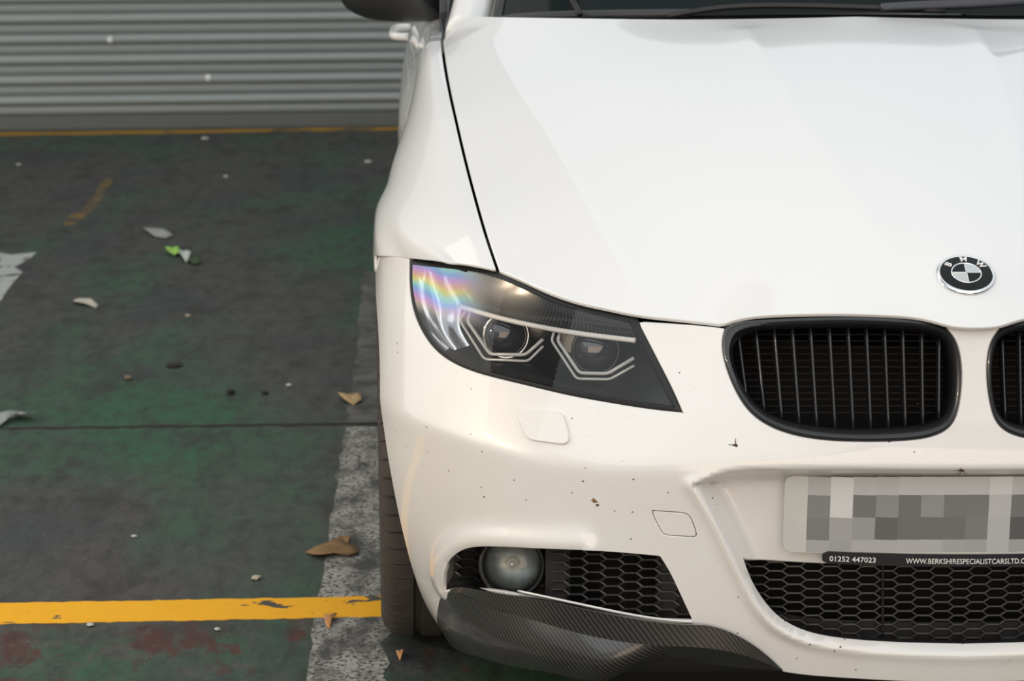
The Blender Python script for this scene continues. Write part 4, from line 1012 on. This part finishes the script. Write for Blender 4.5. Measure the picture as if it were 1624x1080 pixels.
# ---- windscreen, scuttle, pillars, roof
def strip_mesh(name, rows, mat, parent, nu=40, nv=8): 
    Gm, uv = net_surface(rows, nu, nv); return mesh_obj(name, Gm.reshape(-1, 3), grid_faces(nv, nu), mat, parent, True, None, uv.reshape(-1, 2))
low_l = np.array([(-.665, 1.44, .985), (-.55, 1.385, .998), (-.3, 1.335, 1.008), (0, 1.32, 1.012), (.3, 1.335, 1.008), (.55, 1.385, .998), (.665, 1.44, .985)])
top_l = np.array([(-.56, 2.16, 1.345), (-.45, 2.12, 1.368), (-.25, 2.09, 1.385), (0, 2.08, 1.392), (.25, 2.09, 1.385), (.45, 2.12, 1.368), (.56, 2.16, 1.345)])
mid_l = (low_l+top_l)/2+np.array([0, -.035, .035])
ws = strip_mesh('windscreen', [low_l, mid_l, top_l], M_GLASS, car, 40, 14)
sc0 = np.array([(p[0], p[1]-.16, p[2]-.05) for p in low_l]); sc1 = low_l+np.array([0, .01, -.004])
strip_mesh('scuttle', [sc0, (sc0+sc1)/2+np.array([0, 0, -.012]), sc1], M_BLACK, car)
tube_obj('windscreen_seal', np.concatenate([curve(top_l[::-1], 20)[-2:], curve([top_l[0], mid_l[0], low_l[0]], 14), curve(low_l[:3], 12)[1:]]), .010, plain('seal_grey', (.035, .037, .04), .4), car, 8)
roof_b = np.array([(-.52, 3.25, 1.36), (-.42, 3.3, 1.38), (-.25, 3.33, 1.39), (0, 3.35, 1.395), (.25, 3.33, 1.39), (.42, 3.3, 1.38), (.52, 3.25, 1.36)])
strip_mesh('roof', [top_l+np.array([0, .01, .002]), (top_l+roof_b)/2+np.array([0, 0, .035]), roof_b], M_PAINT, car, 30, 12)
rg = np.array([(p[0]*1.15, 4.0, .99) for p in roof_b]); strip_mesh('rear_window', [roof_b, rg], M_GLASS, car)
bt = np.array([(p[0]*1.38, 4.42, .97) for p in roof_b]); strip_mesh('boot_lid', [rg, bt], M_PAINT, car)
strip_mesh('rear_bumper', [bt, np.array([(p[0], 4.53, .60) for p in bt]), np.array([(p[0], 4.48, .22) for p in bt])], M_PAINT, car)
def loft_tube(name, P, r1, r2, mat, parent): return tube_obj(name, P, r1, mat, parent, 10, ry=r2)
pil = loft_tube('a_pillar', curve([(-.728, 1.40, .955), (-.705, 1.55, 1.035), (-.650, 1.85, 1.21), (-.575, 2.17, 1.345), (-.555, 2.6, 1.375), (-.54, 3.2, 1.36)], 30), .030, .040, M_PAINT, car); mirror_tree(pil, car)
base = curve([(-.757, 1.50, .957), (-.785, 2.2, .962), (-.79, 3.2, .98), (-.74, 3.9, .985)], 24); rail = curve([(-.715, 1.56, 1.03), (-.585, 2.2, 1.335), (-.555, 3.2, 1.345), (-.64, 3.9, 1.02)], 24)
sg_ = mesh_obj('side_window', np.concatenate([base, rail]), grid_faces(2, 24), M_GLASS, car); mirror_tree(sg_, car)
cp_ = loft_tube('c_pillar', curve([(-.54, 3.2, 1.36), (-.62, 3.7, 1.2), (-.70, 4.1, .99)], 14), .03, .09, M_PAINT, car); mirror_tree(cp_, car)
# wipers
wa = strip_mesh('wiper_arm', [np.array([atY(1395, 13, 1.27), atY(1470, 7, 1.28), atY(1560, 5, 1.29), atY(1660, -2, 1.31)]), np.array([atY(1398, 20, 1.26), atY(1470, 17, 1.27), atY(1560, 13, 1.28), atY(1660, 6, 1.30)])], plain('wiper_grey', (.05, .052, .06), .4), car, 20, 4)
md = wa.modifiers.new('thickness', 'SOLIDIFY'); md.thickness = .012
tube_obj('wiper_blade', curve([atY(1060, 26, 1.29), atY(1150, 12, 1.30), atY(1300, 10, 1.29), atY(1500, 17, 1.27)], 20), .006, M_BLACK, car, 6)
tube_obj('wiper_blade', curve([atY(905, -4, 1.36), atY(912, 8, 1.35), atY(920, 24, 1.33)], 8), .006, M_BLACK, car, 6)

# ---- door mirrors
mr_ = empty('door_mirror', (0, 0, 0), car)
MC = atY(628, -24, 1.72)
bm = bmesh.new(); bmesh.ops.create_uvsphere(bm, u_segments=32, v_segments=20, radius=1.0)
for v in bm.verts:
    x, y, z = v.co; e = .75
    v.co = Vector((math.copysign(abs(x)**e, x)*.115*(1-.12*z), math.copysign(abs(y)**.8, y)*.062*(1 if y < 0 else .5), math.copysign(abs(z)**e, z)*.075*(1+.15*x)))
    v.co += Vector(MC)
bm_obj('shell', bm, M_SATIN, mr_, True, 60)
tube_obj('stalk', curve([MC+np.array([.05, .03, -.045]), MC+np.array([.11, .06, -.060]), MC+np.array([.15, .09, -.065])], 10), .024, M_SATIN, mr_, 10, ry=.016)
tri = [atY(697, 66, 1.44), atY(707, 66, 1.44), atY(719, -60, 1.72), atY(697, -60, 1.72), atY(697, 20, 1.52)]
V = [p for p in tri]+[p+np.array([.015, .02, 0]) for p in tri]; F = [(0, 1, 2, 3, 4), (9, 8, 7, 6, 5)]+[(i, (i+1) % 5, 5+(i+1) % 5, 5+i) for i in range(5)]
bm = bmesh.new(); vs = [bm.verts.new(v) for v in V]
for f in F: bm.faces.new([vs[i] for i in f])
bm_obj('foot', bm, M_SATIN, mr_, False)
mirror_tree(mr_, car)

# ---- dirt stuck to the bumper
def splat(name, px, py, size, mat, parent, n=9, legs=0):
    c = BP.hit([(px, py)]); p = BP(c)[0]; nn = BP.normal(c)[0]; a = np.cross(nn, [0, 0, 1.]); a /= np.linalg.norm(a); b = np.cross(nn, a)
    V = [p+nn*.0018]; 
    for k in range(n):
        r = size*rnd.uniform(.45, 1.1); t = 2*math.pi*k/n; V.append(p+nn*.0003+a*r*math.cos(t)*1.4+b*r*math.sin(t)*.8)
    F = [(0, 1+k, 1+(k+1) % n) for k in range(n)]
    for k in range(legs):
        t = rnd.uniform(0, 6.28); d_ = a*math.cos(t)+b*math.sin(t); s_ = np.cross(nn, d_)*.0007; i = len(V)
        V += [p+s_, p-s_, p+d_*size*2.6+nn*.002-s_*.5, p+d_*size*2.6+nn*.002+s_*.5]; F.append((i, i+1, i+2, i+3))
    return mesh_obj(name, V, F, mat, parent, False)
M_BUG = plain('dried_bug', (.07, .03, .02), .7); M_RUST = plain('rust_mark', (.22, .11, .035), .8)
splat('stuck_insect', 1526, 746, .0045, M_BUG, bumper, 9, 6); splat('mud_splash', 942, 794, .0050, M_RUST, bumper); splat('mud_splash', 948, 801, .0028, M_BUG, bumper); splat('mud_splash', 1166, 706, .0036, M_BUG, bumper, 9, 2)
for p in ((1005, 760), (925, 763), (768, 788), (1003, 812), (975, 810), (1410, 700), (1455, 640), (1130, 790), (1245, 985), (1284, 1022), (1333, 1026)): splat('mud_splash', p[0], p[1], .0016, M_BUG, bumper, 6)
# ================================================================== LITTER ON THE FLOOR
def crumple(name, pts, h, mat, label, cat, rough=.5, th=.0012, fold=.35, group=None):
    """a bent scrap: outline in photo pixels laid on the floor, subdivided and creased upwards"""
    P = np.array([G(*p) for p in pts]); c = P.mean(0); n = len(P); V, F = [], []; rings = (1.0, .66, .33)
    r2 = random.Random(hash(label) % 1000 if False else len(label)*7+n)
    L_ = np.linalg.norm(P-c, axis=1).max(); ax = (P[np.linalg.norm(P-c, axis=1).argmax()]-c)/L_; bx = np.array([-ax[1], ax[0], 0])
    for k, s in enumerate(rings):
        for p in P:
            q = c+(p-c)*s; u = (q-c) @ ax/L_; w = (q-c) @ bx/L_
            V.append(q-np.array([c[0], c[1], 0])+np.array([0, 0, .001+th+h*(.5+.5*math.sin(u*4+1))*(1-.3*s)+h*fold*abs(w)*3+r2.uniform(0, h*.18)]))
    V.append(np.array([0, 0, h*.9+.001])); 
    for k in range(2): F += [(k*n+i, k*n+(i+1) % n, (k+1)*n+(i+1) % n, (k+1)*n+i) for i in range(n)]
    F += [(2*n+i, 2*n+(i+1) % n, 3*n) for i in range(n)]
    V = np.array(V); V[:, 2] -= V[:, 2].min()-.0014
    o = mesh_obj(name, V, F, mat); o.location = (c[0], c[1], 0); md = o.modifiers.new('thickness', 'SOLIDIFY'); md.thickness = th; md.offset = 0
    return tag(o, label, cat, group)
M_PAPER = plain('grey_paper', (.30, .31, .29), .8, var=.25, scale=60)
M_LEAF = plain('dry_leaf', (.22, .13, .055), .8, var=.4, scale=70); M_LEAF2 = plain('pale_leaf', (.42, .30, .15), .8, var=.3, scale=70); M_LEAF3 = plain('orange_leaf', (.48, .24, .10), .8, var=.3, scale=90)
crumple('paper_scrap', [(228, 367), (250, 362), (262, 370), (275, 376), (262, 379), (245, 377)], .012, M_PAPER, 'crumpled grey paper scrap lying beyond the green wrapper', 'paper')
wr_m = plain('white_wrapper', (.50, .55, .52), .4, var=.3, scale=50); gr_m = plain('lime_wrapper', (.30, .55, .10), .4, var=.4, scale=40)
w = empty('sweet_wrapper', tuple(G(290, 409))); tag(w, 'lime green and white twisted wrapper on the dark floor', 'wrapper')
def wpart(name, pts, h, mat):
    o = crumple(name, pts, h, mat, 'x'*len(name), None); del o['label']; o.location = Vector(o.location)-w.location; o.parent = w; return o
wpart('green_end', [(262, 401), (272, 398), (284, 400), (286, 406), (276, 408), (266, 405)], .018, gr_m)
wpart('white_middle', [(282, 400), (296, 403), (303, 411), (296, 417), (284, 410)], .022, wr_m)
wpart('dark_end', [(298, 410), (310, 412), (322, 418), (308, 422), (297, 417)], .012, plain('dark_wrapper', (.05, .09, .04), .4, var=.4))
crumple('paper_strip', [(116, 479), (124, 476), (145, 480), (156, 486), (152, 489), (135, 486), (118, 483)], .010, plain('cream_paper', (.50, .47, .40), .8), 'short cream rolled paper strip nearest the white floor patch', 'paper')
crumple('plastic_strip', [(-12, 672), (0, 668), (15, 660), (27, 657), (55, 663), (58, 668), (48, 670), (28, 665), (12, 673), (-10, 682)], .02, plain('grey_plastic', (.30, .33, .32), .4, var=.3), 'bent pale grey plastic strip at the left edge of the floor', 'plastic strip')
crumple('leaf', [(536, 634), (548, 628), (560, 627), (572, 630), (574, 640), (560, 643), (548, 640)], .014, M_LEAF2, 'yellowish dry leaf beside the front tyre', 'leaf')
crumple('leaf', [(484, 877), (500, 871), (520, 868), (536, 862), (548, 866), (566, 870), (570, 880), (552, 886), (530, 884), (510, 888), (495, 884)], .007, M_LEAF, 'large brown curled leaf on the white line by the tyre', 'leaf')
crumple('leaf', [(535, 858), (546, 852), (556, 858), (552, 868), (540, 868)], .010, M_LEAF, 'small brown leaf piece on top of the large leaf', 'leaf')
crumple('leaf', [(514, 979), (520, 976), (524, 984), (530, 978), (535, 979), (526, 990), (522, 999), (516, 994)], .015, M_LEAF3, 'small orange curled leaf just in front of the yellow line', 'leaf')
crumple('leaf', [(628, 1040), (634, 1036), (640, 1043), (634, 1049)], .012, M_LEAF3, 'tiny orange leaf fragment below the front tyre', 'leaf')
def pebble(px, py, r, mat, label, flat=.6):
    g = G(px, py); bm = bmesh.new(); bmesh.ops.create_icosphere(bm, subdivisions=2, radius=r)
    for v in bm.verts: v.co *= rnd.uniform(.75, 1.15); v.co.z *= flat; v.co.x *= 1.2
    mz = min(v.co.z for v in bm.verts)
    for v in bm.verts: v.co.z -= mz
    o = bm_obj('stone_chip', bm, mat, None, True, 30); o.location = (g[0], g[1], 0); return tag(o, label, 'stone', 'stone chips on the floor')
M_ST1 = plain('pale_stone', (.42, .38, .28), .8, var=.2); M_ST2 = plain('dark_clump', (.022, .018, .013), .9); M_ST3 = plain('white_chip', (.45, .47, .45), .7)
pebble(406, 919, .008, M_ST1, 'cream stone chip just behind the yellow line', .5)
pebble(366, 625, .010, M_ST2, 'dark lump of dirt on the green floor left of its twin'); pebble(420, 625, .008, M_ST2, 'dark lump of dirt nearest the tyre side of the floor')
pebble(278, 581, .018, M_ST2, 'flat dark clump in the middle of the green floor', .25); pebble(203, 602, .009, plain('brown_chip', (.16, .12, .09), .8), 'small brown chip on the green floor')
pebble(358, 282, .008, M_ST3, 'whitish chip below the far yellow line'); pebble(325, 222, .014, M_ST3, 'pale chip beside the far yellow line', .4); pebble(30, 262, .009, M_ST3, 'pale chip at the far left of the floor', .4)
pebble(583, 258, .013, M_ST3, 'pale chip beside the rear of the car', .35); pebble(298, 502-0, .006, M_ST1, 'tiny tan chip below the green wrapper'); pebble(458, 613, .006, M_ST3, 'tiny white chip beyond the yellow leaf'); pebble(213, 852, .005, M_ST3, 'tiny white chip on the green floor behind the yellow line'); pebble(345, 1000, .005, M_ST3, 'tiny white chip in front of the yellow line'); pebble(143, 993+0, .006, M_ST3, 'small pale chip touching the front of the yellow line')
